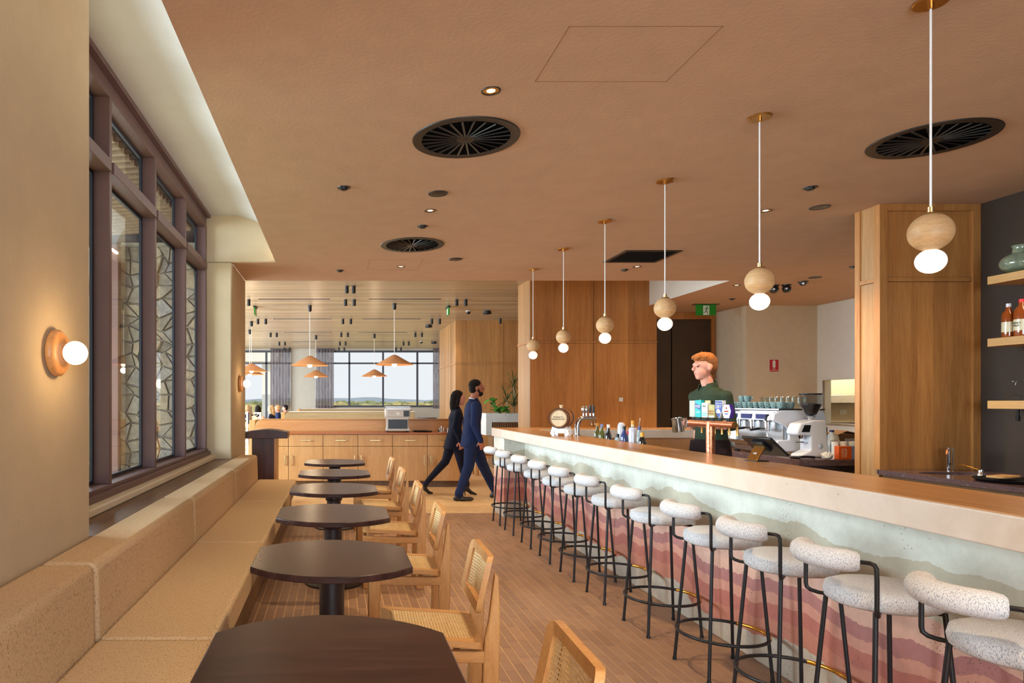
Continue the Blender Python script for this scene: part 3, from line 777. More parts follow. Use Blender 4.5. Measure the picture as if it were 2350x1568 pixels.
# ------------------------------------------------------------------ cane chairs (front looks along -x)
def cane_sheet(w_, h_, surf, pitch=.0125, wd=.0062, th=.0016):
    """woven strands over a w x h sheet; surf maps (u, v) to a point"""
    m = MB()
    def strand(uv):
        P = [Vector(surf(*q)) for q in uv]; V, F = [], []
        for i, p in enumerate(P):
            d = P[min(i+1, len(P)-1)]-P[max(i-1, 0)]; a = uv[min(i+1, len(uv)-1)]; b = uv[max(i-1, 0)]
            du, dv = a[0]-b[0], a[1]-b[1]; L = math.hypot(du, dv); q = uv[i]; e = .004
            sd = (Vector(surf(q[0]-dv/L*e, q[1]+du/L*e))-p).normalized(); V += [p+sd*wd/2, p-sd*wd/2]
        for i in range(len(P)-1): F.append((2*i, 2*i+1, 2*i+3, 2*i+2))
        m.add(V, F)
    nu, nv = int(w_/pitch), int(h_/pitch)
    for i in range(nu+1):
        u = -w_/2+w_*i/nu; strand([(u, -h_/2+h_*k/4) for k in range(5)])
    for j in range(nv+1):
        v = -h_/2+h_*j/nv; strand([(-w_/2+w_*k/4, v) for k in range(5)])
    return m
def make_chair():
    t = thing('cane_chair', '', 'chair', group='cane chairs facing the banquette')
    # seat: x -.2 (front) .. .2, tilted down to the back
    zs = lambda x: .446-.05*x
    fr = MB(); out = rrect(.41, .42, .035, 4); inn = rrect(.33, .335, .012, 4); n = len(out)
    for z in (0, -.026):
        fr.add([(x, y, zs(x)+z) for x, y in out]+[(x, y, zs(x)+z) for x, y in inn], [(i, (i+1) % n, n+(i+1) % n, n+i) for i in range(n)])
    for ring in (out, inn):
        fr.add([(x, y, zs(x)) for x, y in ring]+[(x, y, zs(x)-.026) for x, y in ring], [(i, (i+1) % n, n+(i+1) % n, n+i) for i in range(n)])
    s = fr.build('seat', 'chair_wood_x', t, bevel=.004)
    c = cane_sheet(.335, .34, lambda u, v: (u, v, zs(u)-.004)); cane_me = c.build('seat_cane', 'cane', s)
    # back: curved panel leaning back
    def bs(u, v, d=0):   # u across (y), v up
        x = .222+.05*(v/.23)-.03*(u/.21)**2+d
        return (x, u, .665+v)
    bk = MB(); out = rrect(.41, .235, .035, 5); inn = rrect(.33, .165, .012, 5); n = len(out)
    for d in (0, .024):
        bk.add([bs(a, b, d) for a, b in out]+[bs(a, b, d) for a, b in inn], [(i, (i+1) % n, n+(i+1) % n, n+i) for i in range(n)])
    for ring in (out, inn):
        bk.add([bs(a, b, 0) for a, b in ring]+[bs(a, b, .024) for a, b in ring], [(i, (i+1) % n, n+(i+1) % n, n+i) for i in range(n)])
    b = bk.build('backrest', 'chair_wood', t, bevel=.004)
    cane_sheet(.335, .17, lambda u, v: bs(u, v, .010)).build('back_cane', 'cane', b)
    for sy in (1, -1):
        y0, y1 = (.165, .2) if sy > 0 else (-.2, -.165)
        poly = [(.195, 0), (.255, 0), (.270, .30), (.274, .52), (.268, .70), (.252, .715), (.240, .62), (.228, .52), (.212, .455), (.205, .36)]
        MB().prism(poly, y0, y1, 'y').build('rear_leg', 'chair_wood', t, bevel=.006)
        MB().prism([(-.205, 0), (-.15, 0), (-.135, .33), (-.135, .395), (-.20, .40)], y0, y1, 'y').build('front_leg', 'chair_wood', t, bevel=.006)
        MB().box(-.18, .225, y0+.004, y1-.004, .345, .395).build('side_rail', 'chair_wood_x', t, bevel=.005)
    MB().prism([(.10, .35), (.15, .35), (.19, .415), (.12, .418)], -.165, .165, 'y').build('cross_rail', 'chair_wood', t, bevel=.004)
    MB().prism([(-.17, .37), (-.12, .37), (-.12, .424), (-.17, .428)], -.165, .165, 'y').build('cross_rail', 'chair_wood', t, bevel=.004)
    return t
ch0 = make_chair()
for k in range(6):
    y = 7.65-1.17*k; x = (.40, .40, .41, .40, .405, .40)[k]
    lab = 'light timber cane chair at the aisle side, '+ORD[k]+' in the row from the lectern'
    if k == 0: ch0.location = (x, y, 0); ch0['label'] = lab
    else: copy_tree(ch0, (x, y, 0), random.uniform(-.04, .04), lab)

# ------------------------------------------------------------------ banquette
bq = thing('banquette', 'long upholstered banquette bench in speckled tan cloth below the window', 'banquette', (-.86, 4.6, 0))
def LQ(mb): return mb.xf(Matrix.Translation((.86, -4.6, 0)))
YJ = [-1.06, .85, 2.76, 4.67, 6.58, 8.44]
for a, b in zip(YJ[:-1], YJ[1:]):
    LQ(MB().prism([(-1.222, .40), (-.975, .40), (-.985, .757), (-1.222, .757)], a+.004, b-.004, 'y')).build('back_cushion', 'banquette_cloth_v', bq, bevel=.034, seg=5)
    LQ(MB().box(-.978, -.50, a+.003, b-.003, .30, .45)).build('seat_cushion', 'banquette_cloth', bq, bevel=.022, seg=4)
LQ(MB().box(-1.22, -.56, -1.06, 8.42, .03, .30)).build('base', 'ledge_wood', bq)
LQ(MB().box(-1.22, -.98, -1.06, 8.42, .30, .42)).build('back_frame', 'ledge_wood', bq)

# ------------------------------------------------------------------ pendants over the bar
def make_pendant():
    t = thing('bar_pendant', '', 'pendant light', group='ball pendants above the bar')
    MB().lathe([(.001, -.012), (.058, -.012), (.062, -.008), (.062, 0)], 28).build('canopy', 'brass', t, smooth=True)
    MB().lathe([(.01, -.032), (.01, -.012)], 12).build('cord_grip', 'brass', t)
    MB().cyl((0, 0, -.02), (0, 0, -.85), .0042, n=8).build('cord', 'white_plastic', t)
    MB().lathe([(.008, -.868), (.008, -.84), (.012, -.838), (.012, -.872)], 12).lathe([(.001, -.862), (.026, -.862), (.028, -.866), (.02, -.872)], 20).build('collar', 'pale_brass', t, smooth=True)
    MB().ball((0, 0, -.94), .076, 32, 20).build('wooden_ball', 'ball_wood', t, smooth=True)
    MB().ball((0, 0, -1.058), (.052, .052, .049), 28, 16).build('globe', 'bulb_glow', t, smooth=True)
    return t
pd0 = make_pendant()
for k in range(6):
    y = 8.31-1.112*k
    lab = 'timber ball pendant with glowing globe, '+ORD[k]+' from the walkway end of the bar'
    if k == 0: pd0.location = (2.42, y, ZC); pd0['label'] = lab
    else: copy_tree(pd0, (2.42, y, ZC), k*.9, lab)
    light('pendant_bulb', 'POINT', (2.42, y, ZC-1.17), 5, WARM, shadow_soft_size=.06)

# ------------------------------------------------------------------ wall sconces
def make_sconce():
    t = thing('wall_sconce', '', 'wall light', group='globe sconces')
    MB().lathe([(.001, .0), (.085, 0), (.10, .012), (.10, .03), (.085, .045), (.05, .048), (.001, .048)], 36).xf(Matrix.Rotation(PI/2, 4, 'Y')).build('back_disc', 'sconce_wood', t, smooth=True, ang=60)
    MB().cyl((.045, 0, 0), (.062, 0, 0), .028, n=20).build('collar', 'sconce_wood', t, smooth=True)
    MB().ball((.098, 0, 0), .052, 28, 18).build('globe', 'sconce_glow', t, smooth=True)
    return t
s0 = make_sconce(); s0.location = (XW, 2.92, 1.63); s0['label'] = 'round timber wall sconce with glowing globe on the plaster wall before the window'
copy_tree(s0, (XW, 8.50, 1.645), 0, 'round timber wall sconce with glowing globe on the opening jamb by the lectern')
light('sconce_bulb', 'POINT', (XW+.17, 2.92, 1.63), 7, (1, .68, .34), shadow_soft_size=.055)
light('sconce_bulb', 'POINT', (XW+.17, 8.50, 1.645), 6, (1, .68, .34), shadow_soft_size=.055)

# ------------------------------------------------------------------ ceiling fittings
def make_diffuser():
    t = thing('swirl_diffuser', '', 'air vent', group='round ceiling diffusers')
    MB().ring([(.27, -.004), (.325, -.006), (.328, 0), (.27, .0)], 56).build('rim', 'black_metal', t, smooth=True)
    MB().lathe([(.001, -.001), (.272, -.001)], 48).build('plenum', 'dark_void', t)
    MB().lathe([(.001, -.011), (.056, -.009), (.06, -.002)], 28).lathe([(.001, -.014), (.008, -.014), (.008, -.01)], 10).build('hub', 'black_metal', t, smooth=True)
    bl = MB(); a = PI/12
    me = MB().obox((.163, 0, -.006), (.215, .012, .006), Matrix.Rotation(.5, 3, 'X')).mesh('blade'); me.materials.append(MATS['black_metal'])
    for k in range(24): link('blade', me, None, t, rot=(0, 0, 2*PI*k/24))
    return t
d0 = make_diffuser()
for k, (x, y, l) in enumerate(((.80, 4.18, 'black round swirl diffuser in the ceiling over the aisle tables'), (.787, 7.02, 'black round swirl diffuser in the ceiling near the hall opening'), (3.70, 4.20, 'black round swirl diffuser in the ceiling beside the timber column'))):
    if k == 0: d0.location = (x, y, ZC-.001); d0['label'] = l
    else: copy_tree(d0, (x, y, ZC-.001), 0, l)
def make_down():
    t = thing('downlight', '', 'downlight', group='recessed downlights')
    MB().ring([(.043, -.003), (.049, -.004), (.051, 0), (.043, .0)], 32).build('trim_ring', 'black_metal', t, smooth=True)
    MB().lathe([(.044, -.001), (.040, -.0008), (.022, -.0006)], 28, cap=False).build('reflector', 'gold_trim', t, smooth=True)
    MB().lathe([(.001, -.0012), (.023, -.0012)], 20).build('lamp', 'downlight_glow', t)
    return t
w0 = make_down()
DL = [(.81, 3.54, 'aisle, between the hatch and the first diffuser'), (.80, 5.76, 'aisle, between the two diffusers'), (.78, 8.15, 'hall opening above the lectern side'),
      (.82, 1.25, 'aisle, behind the hatch'), (3.66, 5.76, 'work aisle beside the timber column'), (3.63, 8.15, 'bar return behind the square grille'), (5.6, 9.45, 'dark door passage'), (3.66, 1.6, 'work aisle in front of the shelves'), (.82, -1.2, 'aisle near the rear glazing'), (7.2, 8.6, 'servery side, added unseen behind the timber column')]  # last entry is an added, hidden lamp that brightens the cream walls
for k, (x, y, l) in enumerate(DL):
    lab = 'small gold recessed downlight over the '+l
    if k == 0: w0.location = (x, y, ZC); w0['label'] = lab
    else: copy_tree(w0, (x, y, ZC), 0, lab)
    light('downlight_beam', 'SPOT', (x, y, ZC-.03), 185 if x < 2 else (210 if x < 5 else 460), WARM, (0, 0, 0), spot_size=math.radians(86 if x < 2 else 110), spot_blend=.7, shadow_soft_size=.035)
def disc_thing(name, x, y, r, label, cat, mat='black_plastic', h=.012, group=None):
    MB().lathe([(.001, -h), (r*.86, -h), (r, -h*.4), (r, 0)], 28).build(name, mat, smooth=True, label=label, cat=cat, group=group, loc=(x, y, ZC))
def speaker(x, y, label):
    t = thing('ceiling_speaker', label, 'speaker', (x, y, ZC), group='ceiling speakers')
    MB().ring([(.066, -.004), (.074, -.006), (.077, 0), (.066, 0)], 32).build('rim', 'black_metal', t, smooth=True)
    MB().lathe([(.001, -.008), (.05, -.006), (.067, -.003)], 32).build('grille', 'black_plastic', t, smooth=True)
speaker(.795, 5.285, 'black round ceiling speaker between the aisle downlight and first diffuser')
speaker(1.36, 7.72, 'black round ceiling speaker near the hall opening')
speaker(4.05, 5.66, 'black round ceiling speaker left of the timber column')
speaker(6.28, 8.86, 'black round ceiling speaker near the cameras')
for x, y, l in ((.056, 5.14, 'over the banquette side tables'), (.80, 6.27, 'between downlight and second diffuser'), (.044, 8.39, 'over the lectern side of the opening'), (3.607, 5.14, 'in line with the bar side speaker'),
                (3.56, 8.34, 'behind the square grille'), (6.27, 10.7, 'in front of the exit sign'), (6.24, 8.15, 'at the left of the timber column head')):
    t = thing('smoke_detector', 'small black ceiling detector '+l, 'detector', (x, y, ZC), group='ceiling detectors')
    MB().lathe([(.03, -.006), (.048, -.006), (.05, 0)], 24).build('base', 'black_plastic', t, smooth=True)
    MB().lathe([(.001, -.022), (.02, -.022), (.03, -.016), (.031, -.006)], 20).build('sensor', 'black_plastic', t, smooth=True)
gv = thing('ceiling_grille', 'square black return air grille in the ceiling behind the bar', 'air vent', (3.42, 7.58, ZC))
MB().box(-.31, .31, -.31, -.27, -.008, 0).box(-.31, .31, .27, .31, -.008, 0).box(-.31, -.27, -.27, .27, -.008, 0).box(.27, .31, -.27, .27, -.008, 0).build('frame', 'black_metal', gv, bevel=.002)
MB().box(-.27, .27, -.27, .27, -.002, 0).build('plenum', 'dark_void', gv)
me = MB().obox((0, 0, -.004), (.54, .016, .004), Matrix.Rotation(.5, 3, 'X')).mesh('blade'); me.materials.append(MATS['black_plastic'])
for k in range(20): link('blade', me, None, gv, loc=(0, -.257+k*.027, 0))
for k, (x, y, l) in enumerate(((6.13, 9.46, 'bullet shaped black security camera beside the pendant'), (6.28, 9.42, 'black dome security camera between its two neighbours'), (6.33, 9.16, 'small flat black security camera near the timber column'))):
    t = thing('security_camera', l, 'camera', (x, y, ZC), group='ceiling cameras')
    MB().lathe([(.05, -.02), (.062, -.012), (.064, 0)], 24).build('mount', 'black_plastic', t, smooth=True)
    if k < 2: MB().ball((0, 0, -.055), (.056, .056, .06), 22, 12).build('dome', 'black_plastic', t, smooth=True)
    else: MB().ball((0, 0, -.025), (.045, .045, .035), 22, 12).build('dome', 'black_plastic', t, smooth=True)
    MB().cyl((-.03, -.045, -.06 if k < 2 else -.035), (-.035, -.053, -.062 if k < 2 else -.036), .014, n=14).build('lens', 'steel', t)
# ------------------------------------------------------------------ sideboard of the hall
for k in range(3):
    x0 = -1.373+1.153*k
    t = thing('sideboard_cabinet', 'oak cabinet with two drawers and two doors, '+('beside the lectern', 'in the middle of the sideboard run', 'behind the walking couple')[k], 'cabinet', (x0, 11.2, 0), group='sideboard cabinets')
    MB().box(.001, 1.152, .022, .56, .10, .878).build('body', 'dark_gap', t)
    MB().box(.001, 1.152, .07, .5, 0, .10).build('plinth', 'ledge_wood', t)
    for i in range(2):
        a, b = .004+i*.5765, .5725+i*.5765
        d = MB().box(a, b, 0, .022, .105, .676).build('door', 'cabinet_wood', t, bevel=.002)
        hx = b-.05 if i == 0 else a+.05
        MB().box(hx-.007, hx+.007, -.032, -.02, .36, .53).box(hx-.005, hx+.005, -.02, 0, .37, .38).box(hx-.005, hx+.005, -.02, 0, .51, .52).build('handle', 'pale_brass', d, bevel=.002)
        d = MB().box(a, b, 0, .022, .682, .874).build('drawer', 'cabinet_wood', t, bevel=.002)
        hx = (a+b)/2
        MB().box(hx-.085, hx+.085, -.032, -.02, .77, .784).box(hx-.075, hx-.065, -.02, 0, .772, .782).box(hx+.065, hx+.075, -.02, 0, .772, .782).build('handle', 'pale_brass', d, bevel=.002)
MB().box(-1.40, 2.09, 11.17, 11.80, .879, .907).build('sideboard_worktop', 'counter_wood', bevel=.003, label='continuous orange timber worktop on the sideboard cabinets', cat='worktop')
def booth(x0, x1, y, z, mat, label):
    t = thing('booth', label, 'booth', (x0, y, 0), group='timber booth backs')
    w_ = x1-x0; r = .12; poly = [(0, .0), (w_, .0), (w_, z)]
    for k in range(7):
        a = math.radians(90+k*15); poly.append((r+r*math.cos(a), z-r+r*math.sin(a)))
    MB().prism(poly, 0, .10, 'y').build('back_panel', mat, t, bevel=.01)
    MB().box(.02, w_, .10, .60, 0, .46).build('bench_seat', 'mesh_fabric', t, bevel=.03)
    MB().box(-.10, 0, 0, .75, 0, z-.01).build('end_panel', 'cabinet_wood', t, bevel=.006)
    MB().box(.1, w_, -.015, .12, z, z+.014).build('cap_strip', 'white_paint' if mat != 'booth_wood' else mat, t)
booth(-1.42, 2.15, 11.82, 1.105, 'booth_wood', 'orange timber booth back behind the sideboard worktop')
booth(-1.35, 2.05, 17.7, 1.15, 'booth_wood_grey', 'grey green timber booth back in the middle of the hall')
booth(-1.25, 2.6, 23.3, 1.17, 'booth_wood_grey', 'grey green timber booth back nearest the wide window')
# appliance, tray and bowl on the worktop
ap = thing('bench_appliance', 'steel benchtop coffee appliance with dark glass front on the sideboard', 'appliance', (1.03, 11.42, .907))
P = [(-.205, .02), (.205, .02), (.205, .05), (.175, .09), (.175, .22), (.205, .25), (.205, .38), (-.205, .38), (-.205, .25), (-.19, .22), (-.19, .09), (-.205, .05)]
MB().prism(P, -.14, .2, 'y').build('body', 'bronze_steel', ap, bevel=.006)
MB().box(-.165, .16, -.15, -.14, .06, .215).build('glass_front', 'black_plastic', ap, bevel=.004)
MB().box(-.18, .19, -.155, -.14, .255, .37).build('control_panel', 'bronze_steel', ap, bevel=.003)
MB().cyl((.0, -.155, .31), (.0, -.18, .31), .024, n=20).build('dial', 'white_plastic', ap, smooth=True)
MB().box(.09, .185, -.158, -.155, .262, .362).build('display', 'black_plastic', ap)
for k in range(4): MB().cyl((-.15+.02*k, -.155, .33), (-.15+.02*k, -.16, .33), .005, n=8).build('button', 'black_plastic', ap)
g = MB().box(-.205, .205, -.13, .19, .38, .385)
for k in range(18): g.box(-.2+k*.0235, -.195+k*.0235, -.13, -.125, .385, .425)
g.box(-.205, .205, -.132, -.124, .425, .43).box(-.205, .205, .18, .19, .425, .43).box(-.205, -.2, -.13, .19, .425, .43).box(.2, .205, -.13, .19, .425, .43)
g.build('cup_rail', 'steel', ap)
for sx in (-.17, .17):
    for yy in (-.1, .16): MB().cyl((sx, yy, 0), (sx, yy, .02), .016, n=10).build('foot', 'black_plastic', ap)
MB().lathe([(.001, 0), (.15, 0), (.17, .022), (.165, .022), (.147, .006), (.001, .006)], 32).build('serving_tray', 'black_plastic', smooth=True, loc=(1.46, 11.45, .907), label='round black serving tray on the sideboard beside the appliance', cat='tray')
for k, (x, r, h) in enumerate(((1.78, .06, .07), (1.91, .055, .06), (2.03, .05, .065))):
    t = thing('metal_canister', ('low polished steel canister beside the black tray', 'steel canister with a tiny lid knob between two canisters', 'steel canister at the worktop end near the couple')[k], 'canister', (x, 11.45, .907), group='canisters on the sideboard')
    MB().lathe([(.001, 0), (r, 0), (r, h), (r-.004, h), (r-.004, .005), (.001, .005)], 26).build('body', 'chrome', t, smooth=True)
    MB().lathe([(r+.002, h), (r+.002, h+.006), (.01, h+.012), (.008, h+.025), (.001, h+.027)], 26).build('lid', 'chrome', t, smooth=True)

# lectern
lt = thing('lectern', 'dark stained timber lectern with an arched top at the end of the banquette', 'lectern', (-1.0, 9.72, 0))
arc = [(-.31, .90)]+[(.31, .90), (.31, .985)]+[(.31-.62*k/12, .985+.042*math.sin(PI*k/12)) for k in range(1, 12)]+[(-.31, .985)]
MB().prism(arc, -.22, .22, 'y').build('top', 'lectern_wood', lt, bevel=.006)
MB().box(-.20, .115, -.14, .14, 0, .90).build('body', 'lectern_wood', lt, bevel=.004)
MB().box(.116, .155, -.16, .16, 0, .90).build('side_panel', 'booth_wood', lt, bevel=.004)
MB().box(-.26, .22, -.2, .2, 0, .03).build('foot', 'lectern_wood', lt, bevel=.004)

# perforated screens near the diners
for k, (x, l) in enumerate(((-2.30, 'white perforated metal screen beside the hall column'), (-1.98, 'white perforated metal screen nearest the seated woman'))):
    t = thing('perforated_screen', l, 'screen', (x, 16.5, 0), group='perforated screens')
    MB().box(-.14, -.10, -.02, .02, 0, 1.16).box(.10, .14, -.02, .02, 0, 1.16).box(-.10, .10, -.02, .02, 1.12, 1.16).build('frame', 'white_paint', t)
    g = MB()
    for i in range(8):
        for s in (-1, 1): g.bar((-.1, 0, .05+i*.135), (.1, 0, .05+(i+1)*.135), .006, .012) if s > 0 else g.bar((.1, 0, .05+i*.135), (-.1, 0, .05+(i+1)*.135), .006, .012)
    g.build('lattice', 'white_paint', t)
struct('column_slim', MB().box(-2.12, -2.08, 16.4, 16.6, 0, 1.3), 'ledge_wood')

# ------------------------------------------------------------------ dining hall ceiling fittings
def make_cone():
    t = thing('cone_pendant', '', 'pendant light', group='woven cone pendants of the hall')
    MB().lathe([(.001, 0), (.042, 0), (.042, -.11), (.025, -.135), (.001, -.135)][::-1], 18).build('canopy', 'black_metal', t, smooth=True)
    MB().cyl((0, 0, -.1), (0, 0, -1.10), .006, n=6).build('cord', 'white_plastic', t)
    MB().lathe([(.03, -1.09), (.07, -1.108), (.22, -1.195), (.40, -1.295), (.40, -1.302), (.215, -1.207), (.06, -1.118)], 40).build('shade', 'lamp_weave', t, smooth=True, ang=60)
    MB().ball((0, 0, -1.29), .055, 16, 10).build('bulb', 'pendant_glow', t, smooth=True)
    return t
cp0 = make_cone()
for k, (px, y, l) in enumerate(((711, 14.6, 'nearest the lectern, in front of the grey pier'), (905, 14.3, 'above the coffee appliance'), (725, 21.2, 'behind the lectern side lamp, in front of the curtain'), (859, 20.8, 'in front of the wide window'), (577, 17.5, 'nearest the jamb sconce'), (573, 19.5, 'just behind the jamb sconce'))):
    x = (px-VPX)*y/FPX; lab = 'woven cone pendant '+l
    if k == 0: cp0.location = (x, y, ZD); cp0['label'] = lab
    else: copy_tree(cp0, (x, y, ZD), 0, lab)
    light('cone_bulb', 'POINT', (x, y, ZD-1.42), 12, WARM, shadow_soft_size=.06)
def make_can():
    t = thing('cylinder_spot', '', 'ceiling spotlight', group='black cylinder spots of the hall')
    MB().lathe([(.001, 0), (.034, 0), (.034, -.13), (.026, -.132), (.024, -.12), (.001, -.12)][::-1], 18).build('can', 'black_metal', t, smooth=True)
    MB().lathe([(.001, -.122), (.023, -.122)], 14).build('lamp', 'downlight_glow', t)
    return t
cn0 = make_can(); first = True; idx = 0
rows = [(12.15, (796, 812)), (13.75, (571, 793, 813, 1048, 1069)), (17.0, (592, 610, 787, 805, 991, 1009)), (20.4, (621, 635, 783, 798, 953, 968)), (23.5, (641, 654, 780, 793, 926, 938)), (26.0, (653, 665, 778, 790, 909, 920)), (16.9, (1148,))]
rn = ['first row behind the ceiling edge', 'second row from the ceiling edge', 'third row from the ceiling edge', 'fourth row from the ceiling edge', 'fifth row from the ceiling edge', 'far window row', 'front of the hall timber block']
for r, (y, xs) in enumerate(rows):
    for q, px in enumerate(xs):
        x = (px-VPX)*y/FPX
        where = 'leftmost' if x < -1.2 else ('middle' if x < 1 else 'timber block')
        pr = '' if len(xs) < 2 or r == 1 and q == 0 else ('lectern side one of the ' if (q-(r == 1)) % 2 == 0 else 'bar side one of the ')
        lab = 'black cylinder spot, '+pr+(rn[r] if r == 6 else ('lectern side' if x < -1.2 else 'central' if x < .8 else 'timber block side')+' pair, '+rn[r].replace(' from the ceiling edge', '').replace(' behind the ceiling edge', ''))
        if first: cn0.location = (x, y, ZD); cn0['label'] = lab; first = False
        else: copy_tree(cn0, (x, y, ZD), 0, lab)
for x, y in ((-1.5, 13.75), (.2, 13.75), (2.6, 13.75), (-1.5, 17.), (.3, 17.0), (2.6, 17.0), (-1.5, 20.4), (.3, 20.4), (2.6, 20.4), (.3, 24), (-1.7, 24), (2.4, 10.4), (.3, 10.6), (-1.2, 10.6), (4.6, 10.3)):
    light('hall_beam', 'SPOT', (x, y, ZD-.16), 50, (1, .84, .64), (0, 0, 0), spot_size=math.radians(120), spot_blend=.7, shadow_soft_size=.05)
for k, y in enumerate((13.7, 17.0, 20.3, 23.5)):
    for s, (a, b) in enumerate(((-1.58, -.13), (.66, 2.12))):
        t = thing('slot_diffuser', 'thin linear slot vent in the slatted ceiling, '+('lectern side' if s == 0 else 'timber block side')+', '+ORD[k]+' row', 'air vent', ((a+b)/2, y, ZD), group='linear slots')
        MB().box(-(b-a)/2, (b-a)/2, -.045, .045, -.006, 0).build('frame', 'black_metal', t)
        MB().box(-(b-a)/2+.02, (b-a)/2-.02, -.006, .006, -.01, -.006).build('blade', 'steel', t)
for k, (px, y, l) in enumerate(((1118, 15.5, 'beside the dome camera at the timber block'), (984, 18.3, 'near the second cylinder pair by the timber block'), (996, 23.4, 'near the narrow curtain'))):
    t = thing('access_point', 'flat round black ceiling unit '+l, 'ceiling unit', ((px-VPX)*y/FPX, y, ZD), group='ceiling units of the hall')
    MB().lathe([(.001, -.075), (.085, -.075), (.1, -.06), (.1, -.035), (.085, -.035), (.085, 0)], 26).build('body', 'black_plastic', t, smooth=True)
    MB().lathe([(.001, -.082), (.05, -.08), (.05, -.074)], 20).build('cap', 'black_plastic', t)
for px, y, l in ((1075, 15.5, 'near the timber block'), (967, 23.3, 'near the narrow curtain')):
    t = thing('dome_camera', 'small black dome camera in the slatted ceiling '+l, 'camera', ((px-VPX)*y/FPX, y, ZD), group='hall dome cameras')
    MB().lathe([(.06, -.015), (.065, 0)], 20).build('mount', 'white_paint', t); MB().ball((0, 0, -.03), .05, 16, 10).build('dome', 'black_plastic', t, smooth=True)
for px, y, l in ((586, 14.8, 'near the lectern'), (1028, 14.8, 'near the hall timber block')):
    t = thing('hanging_exit_sign', 'small edge-on exit sign hanging from the slatted ceiling '+l, 'sign', ((px-VPX)*y/FPX, y, ZD), group='hall exit signs')
    MB().box(-.03, .03, -.16, .16, -.03, 0).build('bracket', 'black_metal', t); MB().box(-.012, .012, -.15, .15, -.19, -.03).build('panel', 'exit_green', t); MB().box(-.0135, .0135, -.05, .05, -.18, -.05).build('pictogram', 'white_plastic', t)

# ------------------------------------------------------------------ planter and plants
pl = thing('planter_box', 'long pale grey planter on a fluted timber base behind the bar end', 'planter', (3.32, 14.4, 0))
MB().box(0, 1.3, 0, .5, .98, 1.17).build('trough', 'planter_grey', pl, bevel=.006)
MB().box(-.13, 0.0, -.0, .5, .70, 1.17).build('end_block', 'planter_grey', pl, bevel=.004)
MB().box(.02, 1.3, .03, .47, 0, .98).build('base', 'ledge_wood', pl)
me = MB().box(0, .032, 0, .03, 0, .98).mesh('flute'); me.materials.append(MATS['ledge_wood'])
for k in range(26): link('flute', me, None, pl, loc=(.02+k*.048, 0, 0))
MB().box(.02, 1.28, .02, .48, 1.12, 1.165).build('soil_bed', 'soil', pl)
def leaf(w_, L, fold=.2, droop=.3):
    m = MB(); V, F = [], []
    for i in range(7):
        t = i/6; ww = w_*math.sin(PI*min(1, t*.96+.04))**.8/2; z = -droop*L*t*t
        V += [(L*t, -ww, z+fold*ww), (L*t, 0, z), (L*t, ww, z+fold*ww)]
    for i in range(6): F += [(3*i, 3*i+1, 3*i+4, 3*i+3), (3*i+1, 3*i+2, 3*i+5, 3*i+4)]
    return m.add(V, F)
rp = random.Random(5)
fp = thing('rubber_plant', 'bright green broad leaved plant in the planter next to the walking man', 'plant', (3.52, 14.55, 1.165))
lm = leaf(.11, .17).mesh('leaf', True); lm.materials.append(MATS['leaf_glossy'])
stem = [(0, 0, 0), (-.03, 0, .1), (-.12, 0, .2), (-.2, .0, .29)]
MB().tube(stem, .008, 6).tube([(0, 0, 0), (.08, 0, .08), (.12, 0, .12)], .007, 6).tube([(0, 0, 0), (-.12, -.02, .06)], .007, 6).build('stem', 'plant_stem', fp)
for k in range(26):
    s = rp.choice([(-.03, 0, .1), (-.12, 0, .2), (-.2, 0, .29), (-.16, 0, .25), (.08, 0, .08), (.12, 0, .12), (-.12, -.02, .06), (-.06, 0, .04), (.02, 0, .03)])
    o = link('leaf', lm, None, fp, loc=s, rot=(rp.uniform(-.4, .4), rp.uniform(-.9, .3), rp.uniform(0, 2*PI)))
bm_ = leaf(.022, .36, .1, .25).mesh('blade_leaf', True); bm_.materials.append(MATS['leaf_dark'])
for k, (x, y, h, l) in enumerate(((3.86, 14.7, .62, 'tallest'), (3.68, 14.6, .30, 'middle height'), (3.80, 14.5, .18, 'lowest'))):
    dp = thing('dragon_tree', l+' spiky dragon tree on a bare stem in the planter', 'plant', (x, y, 1.165), group='dragon trees')
    MB().tube([(0, 0, 0), (.02, 0, h*.5), (.0, 0, h)], .014, 7).build('stem', 'plant_stem', dp)
    for j in range(34):
        el = rp.uniform(-1.45, .45); link('blade_leaf', bm_, None, dp, loc=(0, 0, h+rp.uniform(-.06, .04)), rot=(0, el, rp.uniform(0, 2*PI)))
# round table and chairs further back in the hall
rt = thing('hall_table', 'round dark high table in the hall behind the appliance', 'table', (2.75, 20.5, 0))
MB().lathe([(.001, .90), (.29, .90), (.30, .91), (.30, .935), (.001, .937)], 32).build('tabletop', 'table_edge', rt, smooth=True)
MB().lathe([(.22, 0), (.22, .012), (.03, .02), (.03, .90)], 24).build('pedestal', 'black_metal', rt, smooth=True)
hc = [copy_tree(ch0, (2.42, 13.3, 0), 2.2, 'light timber cane chair in the hall beside the planter'), copy_tree(ch0, (2.95, 13.0, 0), -.6, 'light timber cane chair in the hall partly behind the bar end')]
for c in hc: c['group'] = 'cane chairs in the hall'

